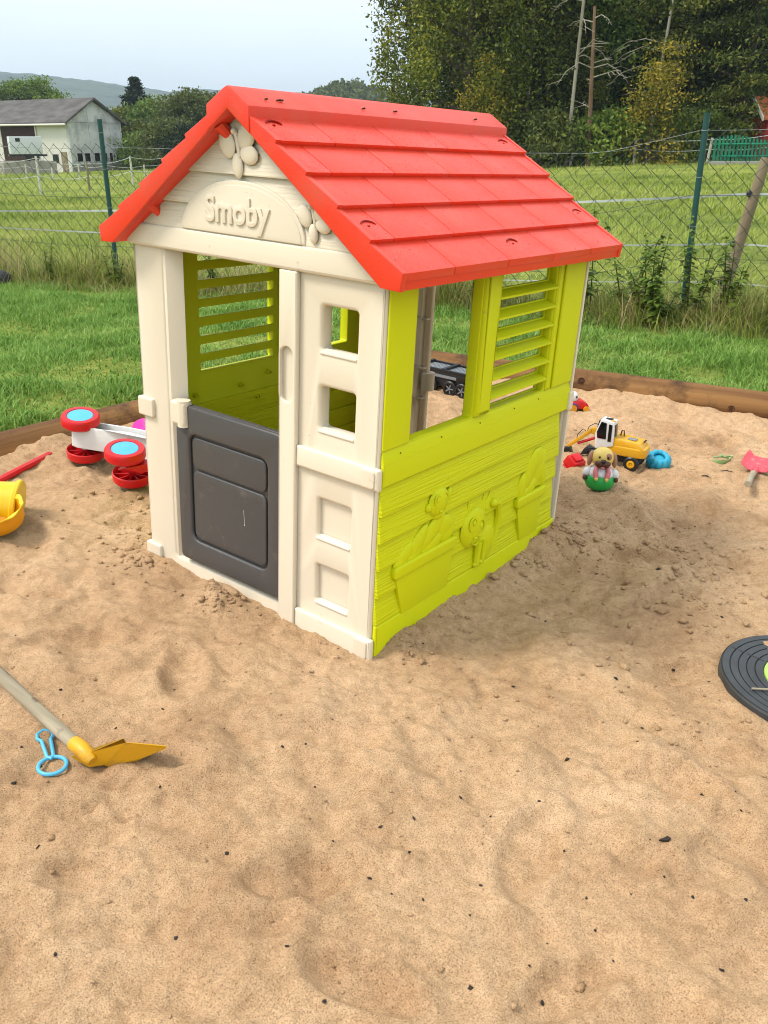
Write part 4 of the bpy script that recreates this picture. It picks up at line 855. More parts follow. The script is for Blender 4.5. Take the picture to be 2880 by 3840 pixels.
def pane(pts, nrm): 
    a = [Vector(p) for p in pts]; n_ = Vector(nrm).normalized(); MB().hull([q + n_ * .0012 for q in a] + [q - n_ * .004 for q in a], .0005).build('window', M['glassblack'], e)
pane([(.030, .056, .112), (.066, .056, .112), (.070, .056, .138), (.056, .0545, .182), (.034, .0545, .178)], (0, 1, 0)); pane([(.008, .056, .104), (.022, .056, .104), (.024, .0545, .176), (.010, .0545, .174)], (0, 1, 0))
pane([(-.0015, .044, .122), (-.0015, .004, .122), (.0025, .044, .172), (.0025, .004, .172)], (-1, 0, .08))
pane([(.0785, .046, .108), (.0785, .002, .108), (.068, .045, .182), (.068, .002, .182)], (1, 0, .2))
MB().box(.018, .046, .014, .034, .1885, .1925, .001).build('roof_hatch', M['glassblack'], e)
MB().ell((.012, .040, .188), (.010, .006, .004)).build('beacon', M['torange'], e)
boom = MB().hull([(.055, -.028, .100), (.055, -.010, .100), (.060, -.028, .140), (.060, -.010, .140), (.120, -.028, .105), (.120, -.010, .105), (.115, -.028, .128), (.115, -.010, .128)], .003)
boom.hull([(.112, -.030, .106), (.112, -.008, .106), (.110, -.030, .130), (.110, -.008, .130), (.205, -.026, .022), (.205, -.012, .022), (.210, -.026, .036), (.210, -.012, .036)], .003); boom.build('boom', M['eyellow'], e)
MB().tube([(.075, -.019, .096), (.165, -.019, .050)], .006, 8).build('ram', M['tred'], e)
MB().tube([(.08, -.019, .142), (.10, -.019, .150), (.125, -.019, .132), (.13, -.019, .112)], .0016, 6).tube([(.135, -.019, .108), (.150, -.019, .116), (.170, -.019, .088), (.172, -.019, .068)], .0016, 6).build('hose', M['black'], e)
MB().hull([(.195, -.034, .03), (.195, -.004, .03), (.225, -.034, .022), (.225, -.004, .022), (.185, -.034, .006), (.185, -.004, .006), (.215, -.034, .001), (.215, -.004, .001)], .003).build('bucket', M['black'], e)

m_ = thing('red_sand_mould', 'glossy red castle-block sand mould in front of the excavator arm', 'sand mould', place(-0.262, 1.660, sz(-.262, 1.66) + .002, LEFT + .5, -.45, .1))
MB().hull([(-.034, -.034, 0), (.034, -.034, 0), (-.034, .034, 0), (.034, .034, 0), (-.028, -.028, .044), (.028, -.028, .044), (-.028, .028, .044), (.028, .028, .044)], .005).build('mould_body', M['tred'], m_)
MB().box(-.019, .019, -.019, .019, .042, .054, .004).build('turret', M['tred'], m_)
MB().loop([(.037 * math.cos(a) * (1.12 if k % 2 else 1), .037 * math.sin(a) * (1.12 if k % 2 else 1), .002) for k, a in enumerate(np.linspace(0, 2 * PI, 16, endpoint=False))], .004, 6).build('rim', M['tred'], m_)

m_ = thing('tyre_sand_mould', 'turquoise ribbed ring-shaped sand mould behind the excavator', 'sand mould', place(-0.028, 1.975, sz(-.03, 1.975) + .008, .4, .42, .06))
MB().lathe([(.021, .034), (.023, .044), (.028, .050), (.035, .050), (.043, .043), (.049, .030), (.050, .014), (.047, .0), (.030, -.004), (.014, .0), (.018, .02), (.021, .034)], 56, None, lambda k, n, i: 1 + (.10 if i in (2, 3, 4, 5, 6) else .0) * math.sin((k + i * .9) * 2 * PI / n * 11)).build('mould_body', M['teal'], m_, 70)

m_ = thing('leaf_sieve', 'pale green leaf-shaped plastic sieve frame half buried in sand', 'sand toy', place(0.155, 2.215, sz(.155, 2.215) - .002, math.atan2(.156, .058), .10, 0))
V = []; F = []
nn = 40
for k in range(nn):
    a = 2 * PI * k / nn; q = .042 * (1 + .10 * math.cos(a)); x_ = q * 1.12 * math.cos(a); y_ = q * .74 * math.sin(a)
    if abs(math.atan2(math.sin(a), math.cos(a))) < .22: x_ += .028
    low = .5 - .5 * math.sin(a)
    for (f1, zz) in ((1, 0), (1.04, .006 + .012 * low), (1.0, .010 + .013 * low), (.90, .008 + .012 * low), (.92, 0)): V.append((x_ * f1, y_ * f1, zz))
for k in range(nn):
    for i in range(5): F.append((k * 5 + i, k * 5 + (i + 1) % 5, ((k + 1) % nn) * 5 + (i + 1) % 5, ((k + 1) % nn) * 5 + i))
MB().add(V, F).build('frame', M['leafmould'], m_)
MB().loop([(.040 + .006 * math.cos(a), .022 + .006 * math.sin(a), .014) for a in np.linspace(0, 2 * PI, 12, endpoint=False)], .0018, 6).build('eyelet', M['leafmould'], m_)

s = thing('coral_spade', 'small coral red spade with short pale wooden handle', 'spade', YARD @ TR(0, 0, sz(.35, 2.0)))
MB().tube([(0.366, 1.868, .022), (0.352, 1.95, .020), (0.342, 2.03, .022)], .0125, 14).build('handle', M['handle'], s)
MB().tube([(0.3435, 2.02, .022), (0.337, 2.07, .022), (0.333, 2.10, .016)], [.0145, .0145, .009], 12).build('socket', M['spade'], s)
V = []; F = []; nu, nv = 9, 9; A0, A1 = Vector((.336, 2.085, .010)), Vector((.318, 2.235, .014)); ax_ = A1 - A0; latv = Vector((ax_.y, -ax_.x, 0)).normalized()
for lay in (0, 1):
    for i in range(nu):
        u = i / (nu - 1)
        for j in range(nv):
            v = -1 + 2 * j / (nv - 1); c = A0 + ax_ * u + latv * (.062 * v * (1 - .25 * max(0, u - .6))); V.append((c.x, c.y, c.z + .026 * abs(v) ** 3 + .012 * u * u - lay * .0025))
for lay in (0, 1):
    for i in range(nu - 1):
        for j in range(nv - 1): a = lay * nu * nv + i * nv + j; F.append((a, a + 1, a + nv + 1, a + nv))
N0 = nu * nv; ring = [j for j in range(nv)] + [i * nv + nv - 1 for i in range(1, nu)] + [(nu - 1) * nv + j for j in range(nv - 2, -1, -1)] + [i * nv for i in range(nu - 2, 0, -1)]
for a, c in zip(ring, ring[1:] + ring[:1]): F.append((a, c, c + N0, a + N0))
MB().add(V, F).build('blade', M['spade'], s, 60)

# black toy truck seen through the window
tk = thing('toy_truck', 'black toy truck with slatted loading deck by the short log', 'toy truck', place(-1.245, 2.265, sz(-1.245, 2.265) - .004, math.atan2(-.21, .80) + .28, 0, 0) @ Matrix.Scale(1.18, 4))
MB().box(-.15, .12, -.062, .062, .026, .062, .004).hull([(-.16, -.066, .060), (.125, -.066, .060), (-.16, .066, .060), (.125, .066, .060), (-.16, -.068, .092), (.128, -.068, .092), (-.16, .068, .092), (.128, .068, .092)], .004).build('body', M['black'], tk)
MB().box(-.12, .05, -.0695, -.067, .068, .080).build('side_decal', M['silver'], tk); MB().box(.1265, .1295, -.05, .05, .034, .056).build('rear_decal', M['silver'], tk)
for k in range(22): MB().box(-.15 + k * .0125, -.1415 + k * .0125, -.055, .055, .0925, .0965, .001).build('slat', M['silver'], tk)
for x in (-.15, -.02, .115): MB().box(x - .008, x + .008, -.066, .066, .092, .108, .003).build('cross_beam', M['black'], tk)
for y in (-.062, .062): MB().box(-.158, .124, y - .005, y + .005, .092, .104, .002).build('side_rail', M['black'], tk)
for x in (-.075, .025, .085):
    for y in (-.070, .070):
        Mx = TR(x, y, .028) @ RX(PI / 2 * (1 if y < 0 else -1)); w = MB().lathe([(.012, -.012), (.031, -.012), (.034, -.006), (.034, .008), (.030, .012), (.022, .012), (.020, .006), (.001, .006)], 26, Mx).build('wheel', M['black'], tk)
        h_ = MB()
        for i in range(5): h_.box(.003, .020, -.0022, .0022, .006, .0095, 0, Mx @ RZ(i * 2 * PI / 5))
        h_.lathe([(.005, .006), (.004, .012), (.001, .012)], 10, Mx).build('spokes', M['silver'], w)

# small red push-along car with white dog face
v = thing('push_along_car', 'small red push-along car with white dog face and purple mudguard', 'toy car', place(-0.640, 2.470, sz(-.64, 2.47) + .006, LEFT + .15, 0, 0))
MB().hull([(-.052, -.03, .010), (-.052, .03, .010), (.060, -.03, .010), (.060, .03, .010), (-.046, -.026, .036), (-.046, .026, .036), (-.018, -.026, .056), (-.018, .026, .056), (.060, -.026, .046), (.060, .026, .046)], .008).build('car_body', M['tred'], v, 60)
MB().ell((.030, 0, .066), (.027, .026, .030), u=20, v=14).build('dog_head', M['twhite'], v, 60)
for s_ in (-1, 1):
    MB().ell((.018, s_ * .025, .072), (.004, .003, .007)).build('eye', M['glassblack'], v, 60)
    Mx = TR(.034, s_ * .030, .014) @ RX(-PI / 2 * s_)
    MB().lathe([(.016, .0), (.020, .0), (.022, .004), (.020, .008), (.015, .008), (.001, .007)], 20, Mx).build('wheel', M['torange'], v)
    MB().tube([(.034 + .027 * math.cos(a), s_ * .034, .012 + .027 * math.sin(a)) for a in np.linspace(.05, PI - .05, 12)], .0045, 8).build('mudguard', M['purple'], v)
    Mx = TR(-.036, s_ * .030, .012) @ RX(-PI / 2 * s_); MB().lathe([(.012, 0), (.015, .0), (.015, .006), (.001, .006)], 16, Mx).build('wheel', M['torange'], v)

# bark chips and little stones on the sand
M['bark'] = mat('dark_bark_chip', (0.022, 0.016, 0.013), 0.8, 0.3, var=(0.055, 0.040, 0.030), vscale=120)
chips = [[(0.809, -0.144, 9), (0.548, -0.01, 6), (0.443, -0.271, 4), (0.59, -0.432, 4), (0.786, -0.382, 3), (-0.058, -0.882, 4), (0.332, -0.53, 3), (0.376, -0.446, 3), (0.748, -0.338, 3), (0.894, -0.221, 3), (0.41, -0.384, 5), (0.451, -0.454, 4), (-0.329, -0.747, 4), (-0.256, -0.751, 5), (-0.232, -0.821, 4), (-0.012, -0.647, 4), (0.011, -0.72, 4), (0.206, -0.675, 4), (0.085, -0.405, 5), (0.118, -0.37, 3), (0.835, -0.418, 3), (0.683, -0.611, 4), (0.721, -0.768, 4), (0.838, -0.214, 4), (-0.451, -0.574, 5), (-0.211, -0.477, 4), (0.431, -0.546, 4), (0.969, -0.178, 4), (0.53, -0.523, 3), (0.207, -0.44, 3), (0.522, -0.288, 3), (0.813, 0.067, 3), (0.633, 0.194, 4), (0.164, -0.992, 4), (0.271, -0.846, 4), (0.431, -0.757, 3), (0.776, -0.544, 4), (0.981, -0.341, 4), (-0.242, -0.578, 3), (0.534, -0.786, 3), (0.337, 0.124, 5), (0.515, 0.309, 5), (0.59, 0.515, 5), (0.61, 0.82, 5), (0.237, 0.478, 4), (0.219, 0.845, 5), (0.372, 0.946, 6)]]
cm = []
for k in range(5):
    V_, F_ = rocks(np.zeros((1, 3)), np.ones(1), 0.6, 20 + k); me = bpy.data.meshes.new('bark_chip'); me.from_pydata(V_.tolist(), [], F_.tolist()); me.materials.append(M['bark']); cm.append(me)
extra = [(rng.uniform(-1.5, 1.0), rng.uniform(-0.9, 2.3), rng.uniform(1.6, 3.2)) for _ in range(130)]
for i, (x, y, r) in enumerate(chips[0] + extra):
    if -0.87 < x < 0.03 and -0.03 < y < 0.98: continue
    if float(pit_d(x, y)) > -.1 or (x - .886) ** 2 + (y - .617) ** 2 < .05: continue
    o = link(bpy.data.objects.new('bark_chip', cm[i % 5])); r *= 0.00105
    o.matrix_world = place(x, y, sz(x, y) + r * .2, random.uniform(0, 6.28), random.uniform(-.5, .5), 0) @ Matrix.Diagonal((r * random.uniform(.8, 1.7), r * random.uniform(.6, 1.0), r, 1))
    tag(o, 'small dark bark chip lying loose on the sand', 'bark chip', 'bark chips scattered over the sand')
for (x, y, a, l) in ((0.235, 2.05, .5, .05), (0.19, 1.93, .1, .035), (-0.02, 1.02, 1.3, .05)):
    o = MB().tube([(-l / 2, 0, 0), (0, .003, .003), (l / 2, -.002, .001)], [.0016, .0024, .0012], 6).tube([(0, .003, .003), (.006, .012, .006)], [.0014, .0008], 5).build('twig', M['bark'])
    o.matrix_world = place(x, y, sz(x, y) + .002, a); tag(o, 'thin dark twig lying on the sand', 'twig', 'twigs on the sand')

# ------------------------------------------------------------------ wire fence
fence = thing('chain_link_fence', 'green chain-link fence on steel posts between lawn and meadow', 'fence')
def fpt(u, z, off=0.0): p = FA + FD * u + FN * off; return Vector((p[0], p[1], z))
LU = float(np.linalg.norm(FB - FA)); posts = [(-2.7, 0), (0.0, .004), (LU, .03), (LU + 2.7, 0)]
for u, lean in posts:
    g = float(ground_z(*fpt(u, 0)[:2])); b_ = fpt(u, g - .3); t_ = fpt(u - lean * .3, 1.345)
    po = MB().tube([b_, t_], .021, 14).build('post', M['postgreen'], fence)
    MB().tube([t_ - Vector((0, 0, .004)), t_ + Vector((0, 0, .012))], .0225, 14).build('post_cap', M['postgreen'], po)
    for z in (1.25, 0.95, 0.62, 0.32):
        c = fpt(u - lean * .3 * (z + .0) / 1.3, z); MB().loop([c + Vector((.0235 * math.cos(a), .0235 * math.sin(a), .006 * math.sin(a))) for a in np.linspace(0, 6.283, 14, endpoint=False)], .0022, 5).build('wire_tie', M['bwire'], po)
def top_z(u):
    k = u / LU
    if k > 1: return 1.30 + .02 * math.sin(u * 2)
    if k < 0: return 1.15 - .02 * math.sin(u)
    return 1.155 - .05 * math.sin(PI * k) + .14 * max(0, k - .86) / .14
V = []; F = []; pitch = .062; rowh = .062; tri_ = [0, 2.094, 4.189]
def seg3(pts, r):
    o0 = len(V)
    for i, p in enumerate(pts):
        for a in tri_: V.append((p.x + FD[0] * r * math.cos(a) + FN[0] * r * .5, p.y + FD[1] * r * math.cos(a) + FN[1] * r * math.sin(a), p.z + r * .9 * math.sin(a)))
    for i in range(len(pts) - 1):
        for k in range(3): a, b2 = o0 + i * 3 + k, o0 + i * 3 + (k + 1) % 3; F.append((a, b2, b2 + 3, a + 3))
nw = int((LU + 5.3) / pitch); R0 = random.Random(8)
for i in range(nw):
    u0 = -2.65 + i * pitch; zt = top_z(u0) + R0.uniform(-.004, .012); zb = float(ground_z(*fpt(u0, 0)[:2])) + .02; pts = []
    nrow = int((zt - zb) / rowh)
    for k in range(nrow + 1):
        z = zt - k * rowh; ph = (i + k) % 2
        w = .012 * math.sin(u0 * 1.7) * math.sin(z * 3) + .01 * math.sin(u0 * 5 + z * 4)
        off = (.5 if (k + i) % 2 else -.5) * pitch * 1.06
        pts.append(fpt(u0 + off + .5 * pitch * 0 + .02 * math.sin(z * 2 + u0), z + .006 * math.sin(u0 * 3), w + .004 * (1 if k % 2 else -1)))
    seg3(pts, .0023)
me_ = npmesh('wire_mesh', np.array(V), np.array(F), M['wire'], fence); me_['kind'] = 'stuff'
for z0 in (0, -.42, -.85):
    pts = [fpt(u, top_z(u) - .03 + z0 + .012 * math.sin(u * 2.3), .006) for u in np.linspace(-2.7, LU + 2.7, 70)]
    MB().tube(pts, .0019, 5).build('tension_wire', M['bwire'] if z0 == 0 else M['wire'], fence)

# ------------------------------------------------------------------ paddock tape fence close behind
pad = thing('paddock_tape_fence', 'paddock fence of white tapes on leaning wooden posts', 'fence')
PA = Vector((-0.965, 6.04, 0)); PBd = Vector((-0.965 + 7.3, 6.04 - 4.40, 0)).normalized()
g = float(ground_z(PA.x, PA.y))
MB().tube([(-.965, 6.036, g - .2), (-.965, 6.036, g), (-.88, 6.06, .55), (-.80, 6.08, 1.06)], [.048, .047, .043, .040], 12).build('wooden_post', M['greywood'], pad)
for z in (.80, .42, .12): MB().ell((-.965 + .165 * (z + .04) - .05, 6.036 + .04 * z - .035, z), (.02, .02, .025)).build('insulator', M['black'], pad)
gl = float(ground_z(-9.4, 3.2)); MB().tube([(-9.4, 3.2, gl - .2), (-9.4, 3.2, gl + 1.1)], .05, 10).build('wooden_post', M['greywood'], pad)
gm2 = float(ground_z(-5.0, 4.7)); MB().tube([(-4.55, 4.95, gm2 - .2), (-4.55, 4.95, gm2 + .95)], .04, 10).build('wooden_post', M['greywood'], pad)
gr2 = float(ground_z(2.5, 7.0)); MB().tube([(2.5, 7.0, gr2 - .2), (2.5, 7.0, gr2 + 1.1)], .05, 10).build('wooden_post', M['greywood'], pad)
def tape(pts, w, sag=.03, n=14, nm='tape'):
    V = []; F = []; P = []
    for a, b in zip(pts[:-1], pts[1:]):
        a, b = Vector(a), Vector(b)
        for i in range(n): k = i / n; P.append(a.lerp(b, k) - Vector((0, 0, sag * 4 * k * (1 - k))))
    P.append(Vector(pts[-1]))
    for i, p in enumerate(P):
        tw_ = .25 * math.sin(i * .9); d = (P[min(i + 1, len(P) - 1)] - P[max(i - 1, 0)]).normalized(); nn = Vector((-d.y, d.x, 0)).normalized()
        up = Vector((0, 0, math.cos(tw_))) + nn * math.sin(tw_)
        for q in (-1, 1):
            for e_ in (-1, 1): V.append(p + up * (w / 2 * q) + nn * (.0012 * e_))
    for i in range(len(P) - 1):
        o0 = i * 4
        for a, b in ((0, 1), (1, 3), (3, 2), (2, 0)): F.append((o0 + a, o0 + b, o0 + b + 4, o0 + a + 4))
    return MB().add(V, F).build(nm, M['tape'], pad)
tape([(-9.4, 3.2, .50), (-4.55, 4.95, .62), (-.87, 6.04, .80), (2.5, 7.0, .86)], .018)
tape([(-9.4, 3.2, .40), (-4.55, 4.95, .33), (-.92, 6.03, .42), (2.5, 7.0, .44)], .013)
tape([(-4.55, 4.95, .03), (-.965, 6.02, .12), (2.5, 7.0, .05)], .011)

# far paddock rails: short pale posts with ropes
def far_fence(label, pts, h, ropes, r=.05, mats=None, lean=None):
    f = thing('post_and_rope_fence', label, 'fence'); tops = []
    for i, (x, y) in enumerate(pts):
        g = float(ground_z(x, y)); l_ = (lean[i] if lean else 0); hh = h * (1 + .12 * math.sin(i * 2.3))
        MB().tube([(x, y, g - .2), (x + l_ * .806, y + l_ * .593, g + hh)], [r, r * .9], 8).build('fence_post', (mats[i] if mats else M['whitepost']), f); tops.append((x, y, g, hh))
    for z in ropes:
        P = []
        for (a, b) in zip(tops[:-1], tops[1:]):
            for i in range(8): k = i / 8; P.append(Vector((a[0] * (1 - k) + b[0] * k, a[1] * (1 - k) + b[1] * k, (a[2] + a[3] * z) * (1 - k) + (b[2] + b[3] * z) * k - .10 * 4 * k * (1 - k))))
        P.append(Vector((tops[-1][0], tops[-1][1], tops[-1][2] + tops[-1][3] * z))); MB().tube(P, r * .26, 4).build('rope', M['tape'], f)
    return f
def ray_pt(px, d):      # a ground point at distance d on a given bearing from the sandpit
    s = (px - 1440) / 3260.0; t = 0.92 + 0.18; v = Vector((RIGHT.x * s - 0.59251 * t, RIGHT.y * s + 0.80556 * t)); v.normalize(); return (CX + v.x * d, CY + v.y * d)
far_fence('white posts and slack rope along the edge of the dark wood', [ray_pt(p, 47) for p in (1500, 1720, 1930, 2150, 2395, 2675, 2950)], 1.25, (.93, .55), .07, lean=[0, .1, 0, .22, .02, .12, 0])
far_fence('pale posts and white ropes in front of the barn', [ray_pt(p, d) for p, d in ((-90, 62), (65, 60), (165, 59), (268, 57), (375, 54), (520, 60), (640, 70))], 0.85, (.9,), .05)
gw, wp = M['greywood'], M['whitepost']
far_fence('grey posts with white ropes crossing the sloping meadow', [ray_pt(p, d) for p, d in ((-140, 37), (110, 34), (300, 37), (470, 42), (620, 52))], 1.15, (.95, .5), .045, [gw, wp, gw, wp, gw])

# ------------------------------------------------------------------ weeds at the fence
M['nettle'] = leaf_mat('nettle_leaf', [(0.07, 0.13, 0.018), (0.14, 0.22, 0.03), (0.25, 0.31, 0.05)], nscale=3)
M['stem'] = mat('weed_stem', (0.10, 0.11, 0.03), 0.7, 0.2)
def weed(x, y, h, seed, label, leaves=40, lsz=.05, spread=.6):
    r = np.random.default_rng(seed); g = float(ground_z(x, y)); root = thing('weed_plant', label, 'weed', Matrix.Translation((x, y, g)), 'weeds along the wire fence')
    st_ = MB(); LV = []; LF = []
    for k in range(r.integers(3, 6)):
        a = r.uniform(0, 6.28); ln = h * r.uniform(.6, 1.05); dx, dy = math.cos(a) * spread * h * r.uniform(.1, .5), math.sin(a) * spread * h * r.uniform(.1, .5)
        P = [Vector((dx * f ** 1.5 + .03 * math.cos(a), dy * f ** 1.5 + .03 * math.sin(a), ln * f - .02)) for f in np.linspace(0, 1, 7)]; st_.tube(P, [.006, .0055, .005, .0045, .004, .003, .0015], 5)
        for q in range(leaves):
            f = r.uniform(.15, 1) ** .8; i = min(int(f * 6), 5); c = P[i].lerp(P[i + 1], f * 6 - i); b = r.uniform(0, 6.28); l_ = lsz * r.uniform(.6, 1.3) * (1.25 - .7 * f); d = Vector((math.cos(b), math.sin(b), r.uniform(-.7, .2))).normalized(); s_ = Vector((-math.sin(b), math.cos(b), 0)) * l_ * .30
            o0 = len(LV); m_ = c + d * l_ * .45 + Vector((0, 0, l_ * .06)); LV += [c, m_ - s_, m_ + s_, c + d * l_]; LF += [(o0, o0 + 1, o0 + 3), (o0, o0 + 3, o0 + 2)]
    st_.build('stem', M['stem'], root); npmesh('leaves', np.array([tuple(v) for v in LV]), np.array(LF), M['nettle'], root)
NL = ['tallest dark nettle clump in front of the wire mesh', 'bushy nettle clump next to the tallest one at the wire mesh', 'broad nettle clump beside the green steel post near the leaning wooden post', 'tall nettle clump touching the green steel post near the leaning wooden post', 'nettle clump between the green steel post and the leaning wooden post', 'small nettle clump beyond the roof eave at the wire mesh',
      'nettle clump at the wire fence seen through the louvred window', 'low dense nettle clump in the grass before the green steel post', 'nettle clump at the wire fence seen through the open side window', 'thin nettle clump at the foot of the leaning wooden post', 'nettle clump beside the green steel post in front of the barn', 'nettle clump by the dark boulder at the wire fence', 'nettle clump at the wire fence close behind the playhouse front leg']
for i, (x, y, h, n) in enumerate([(-1.55, 4.72, .86, 50), (-1.30, 4.80, .70, 60), (-1.10, 4.70, .62, 60), (-0.85, 4.88, .78, 56), (-0.62, 4.95, .66, 50), (-1.75, 4.62, .45, 40), (-2.3, 4.45, .5, 40), (-0.98, 4.62, .42, 50), (-3.0, 4.28, .45, 36), (-0.25, 5.05, .45, 30)]):
    weed(x, y, h, 300 + i, NL[i], n, .085)
for i, (x, y, h) in enumerate([(-5.6, 3.55, .4), (-6.4, 3.4, .42), (-4.6, 3.85, .42)]):
    weed(x, y, h, 330 + i, NL[10 + i], 34, .075)
gs = float(ground_z(-6.60, 3.02)); bs = MB().ell((0, 0, .05), (.13, .11, .09), u=14, v=10).build('dark_boulder', mat('dark_boulder', (0.03, 0.032, 0.036), .7, .4, bump=.02, bscale=9), None, 60); bs.location = (-6.60, 3.02, gs); tag(bs, 'dark rounded boulder half hidden in tall grass by the fence', 'boulder')

# ------------------------------------------------------------------ trees
def quads(C, a, b, seed, flat=0.0):
    r = np.random.default_rng(seed); n = len(C); u = r.normal(size=(n, 3)); u /= np.linalg.norm(u, axis=1)[:, None]
    w = r.normal(size=(n, 3)); w[:, 2] += flat; w -= u * (w * u).sum(1)[:, None]; w /= np.linalg.norm(w, axis=1)[:, None]
    aa = (a * r.uniform(.6, 1.3, n))[:, None]; bb = (b * r.uniform(.6, 1.3, n))[:, None]
    V = np.stack([C - u * aa, C + w * bb * .9 - u * aa * .1, C + u * aa, C - w * bb * .9 + u * aa * .1], 1).reshape(-1, 3)
    return V, np.arange(4 * n).reshape(n, 4)
def trunk_pts(h, lean, n=7, seed=0):
    r = random.Random(seed); return [Vector((lean * f + .10 * math.sin(f * 5 + seed) * f, .12 * math.sin(f * 4 + seed * 2) * f, h * f)) for f in np.linspace(0, 1, n)]
def tree(name, label, x, y, h, shape, rad, lm, leaf=.16, clumps=150, per=60, low=.06, bark=None, seed=1, group=None, sig=.55, tr=.22, limb=True, gz=None):
    r = np.random.default_rng(seed); g = float(ground_z(x, y)) if gz is None else gz
    root = thing(name, label, 'tree', Matrix.Translation((x, y, g)), group)
    P = trunk_pts(h * .93, .3, 8, seed); tb = MB().tube([P[0] - Vector((0, 0, .4))] + P, [tr * 1.25, tr * 1.1] + [tr * (1 - .9 * i / 8) for i in range(1, 8)], 9)
    f = np.clip(r.uniform(low, 1, clumps) + r.normal(0, .02, clumps), low, .99)
    if shape == 'cone': R = rad * np.clip(1 - f, 0, 1) ** .78
    elif shape == 'pine': R = rad * (np.clip(1 - f, 0.05, 1) ** .5) * (.75 + .5 * np.sin(f * 37) ** 2)
    elif shape == 'spruce': f = 1 - np.sqrt(r.uniform(0.0004, 1, clumps)) * (1 - low); R = rad * (1 - f) * (.72 + .4 * np.sin(f * 60) ** 2)
    else: q = (f - low) / (1 - low); R = rad * np.sqrt(np.clip(1 - (2 * q - .85) ** 2 / 1.35, .03, 1))
    a = r.uniform(0, 6.283, clumps); rho = R * np.sqrt(r.uniform(.18, 1.12, clumps)); lump = 1 + .28 * np.sin(a * 3 + seed) * np.sin(f * 9 + seed)
    C = np.c_[np.cos(a) * rho * lump, np.sin(a) * rho * lump, f * h]
    if limb:
        for i in range(0, clumps, max(1, clumps // 26)):
            c = C[i]; z0 = max(.3, c[2] - .35 * np.hypot(c[0], c[1])); tb.tube([(0, 0, z0), (c[0] * .5, c[1] * .5, (z0 + c[2]) / 2 - .05), tuple(c)], [tr * .32, tr * .2, .02], 5)
    tb.build('trunk', bark or M['bark_tree'], root)
    sg = sig * (.6 + .8 * r.random(clumps))
    L = (C[:, None, :] + np.clip(r.normal(size=(clumps, per, 3)), -1.9, 1.9) * sg[:, None, None] * np.array([1, 1, {'cone': 1.15, 'round': .6}.get(shape, .32)])).reshape(-1, 3)
    if shape == 'pine':      # boughs reach outward and droop at the tips
        rad_ = np.repeat(np.c_[np.cos(a), np.sin(a)], per, 0); ext = r.normal(0, .55, len(L)) * np.repeat(sg, per) / sig; L[:, :2] += rad_ * ext[:, None]; L[:, 2] -= .22 * np.maximum(ext, 0) ** 1.3
    if shape == 'spruce':    # tiers of boughs, each sagging and turned up at the tip
        pts = []
        for z0 in np.linspace(.10, .97, 22) * h:
            Rz = rad * (1 - z0 / h) * r.uniform(.8, 1.15) + .25
            for k in range(9):
                b = r.uniform(0, 6.283); ln = Rz * r.uniform(.65, 1.15); u = np.sqrt(r.random(110)) * ln
                pts.append(np.c_[np.cos(b) * u, np.sin(b) * u, z0 - .45 * u + .30 * u * u / max(ln, .3)] + r.normal(0, 1, (110, 3)) * np.array([.16, .16, .11]))
        L = np.concatenate(pts)
    L[:, 2] = np.maximum(L[:, 2], .08)
    V, F = quads(L, leaf * (.8 + .4 * r.random(len(L))), leaf * .55, seed + 7, .6); npmesh('crown', V, F, lm, root)
    return root
M['bark_tree'] = mat('tree_bark', (0.075, 0.055, 0.038), .9, .15, var=(0.15, 0.12, 0.085), vscale=5, stretch=(1, 1, .2), bump=.02, bscale=9)
M['deadbark'] = mat('pale_dead_bark', (0.30, 0.26, 0.19), .9, .15, var=(0.52, 0.47, 0.38), vscale=3, stretch=(1, 1, .3), bump=.015, bscale=9)
M['redbark'] = mat('reddish_bark', (0.15, 0.085, 0.048), .9, .15, var=(0.28, 0.18, 0.11), vscale=3, stretch=(1, 1, .3), bump=.02, bscale=9)
lmA = leaf_mat('yellow_green_leaves', [(0.025, 0.042, 0.007), (0.085, 0.115, 0.012), (0.20, 0.215, 0.020), (0.36, 0.32, 0.035)], nscale=.28, nfac=.45)
lmB = leaf_mat('pine_needles', [(0.014, 0.027, 0.006), (0.050, 0.075, 0.012), (0.125, 0.145, 0.022), (0.24, 0.225, 0.045)], nscale=.30, nfac=.5)
lmC = leaf_mat('dark_leaves', [(0.008, 0.016, 0.005), (0.022, 0.038, 0.009), (0.045, 0.065, 0.014)], nscale=.3, nfac=.4)  # near-black greens; on the wood's inner trees they stand in for shade
lmD = leaf_mat('autumn_leaves', [(0.06, 0.09, 0.012), (0.18, 0.19, 0.02), (0.45, 0.33, 0.03), (0.66, 0.48, 0.08)], nscale=.9, nfac=.5)
lmE = leaf_mat('fresh_green_leaves', [(0.050, 0.100, 0.018), (0.125, 0.205, 0.028), (0.21, 0.295, 0.040), (0.31, 0.36, 0.06)], nscale=.25, nfac=.5)
lmF = leaf_mat('spruce_needles', [(0.010, 0.022, 0.010), (0.022, 0.045, 0.018), (0.05, 0.075, 0.03)], nscale=.4)
lmG = leaf_mat('olive_leaves', [(0.055, 0.080, 0.018), (0.125, 0.150, 0.03), (0.22, 0.24, 0.05)], nscale=.25, nfac=.5)
def stp(s, t): return (CX + s * 0.80556 - t * 0.59251, CY + s * 0.59251 + t * 0.80556)
G_ = 'trees of the wood beyond the meadow'
def spx(px, t): return stp(t * (px - 1440) / 3260 / 1.087, t)
tree('conifer_tree', 'huge yellow-green conifer sweeping to the ground at the edge of the wood', *spx(1750, 50), 19, 'cone', 6.2, lmA, .105, 420, 200, .02, seed=3, group=G_, sig=.46, tr=.35)
tree('pine_tree', 'tall pine with olive needles and bare lower trunk next to huge conifer', *spx(1890, 52), 19, 'pine', 3.2, lmB, .10, 190, 170, .16, seed=5, group=G_, sig=.6, tr=.20)
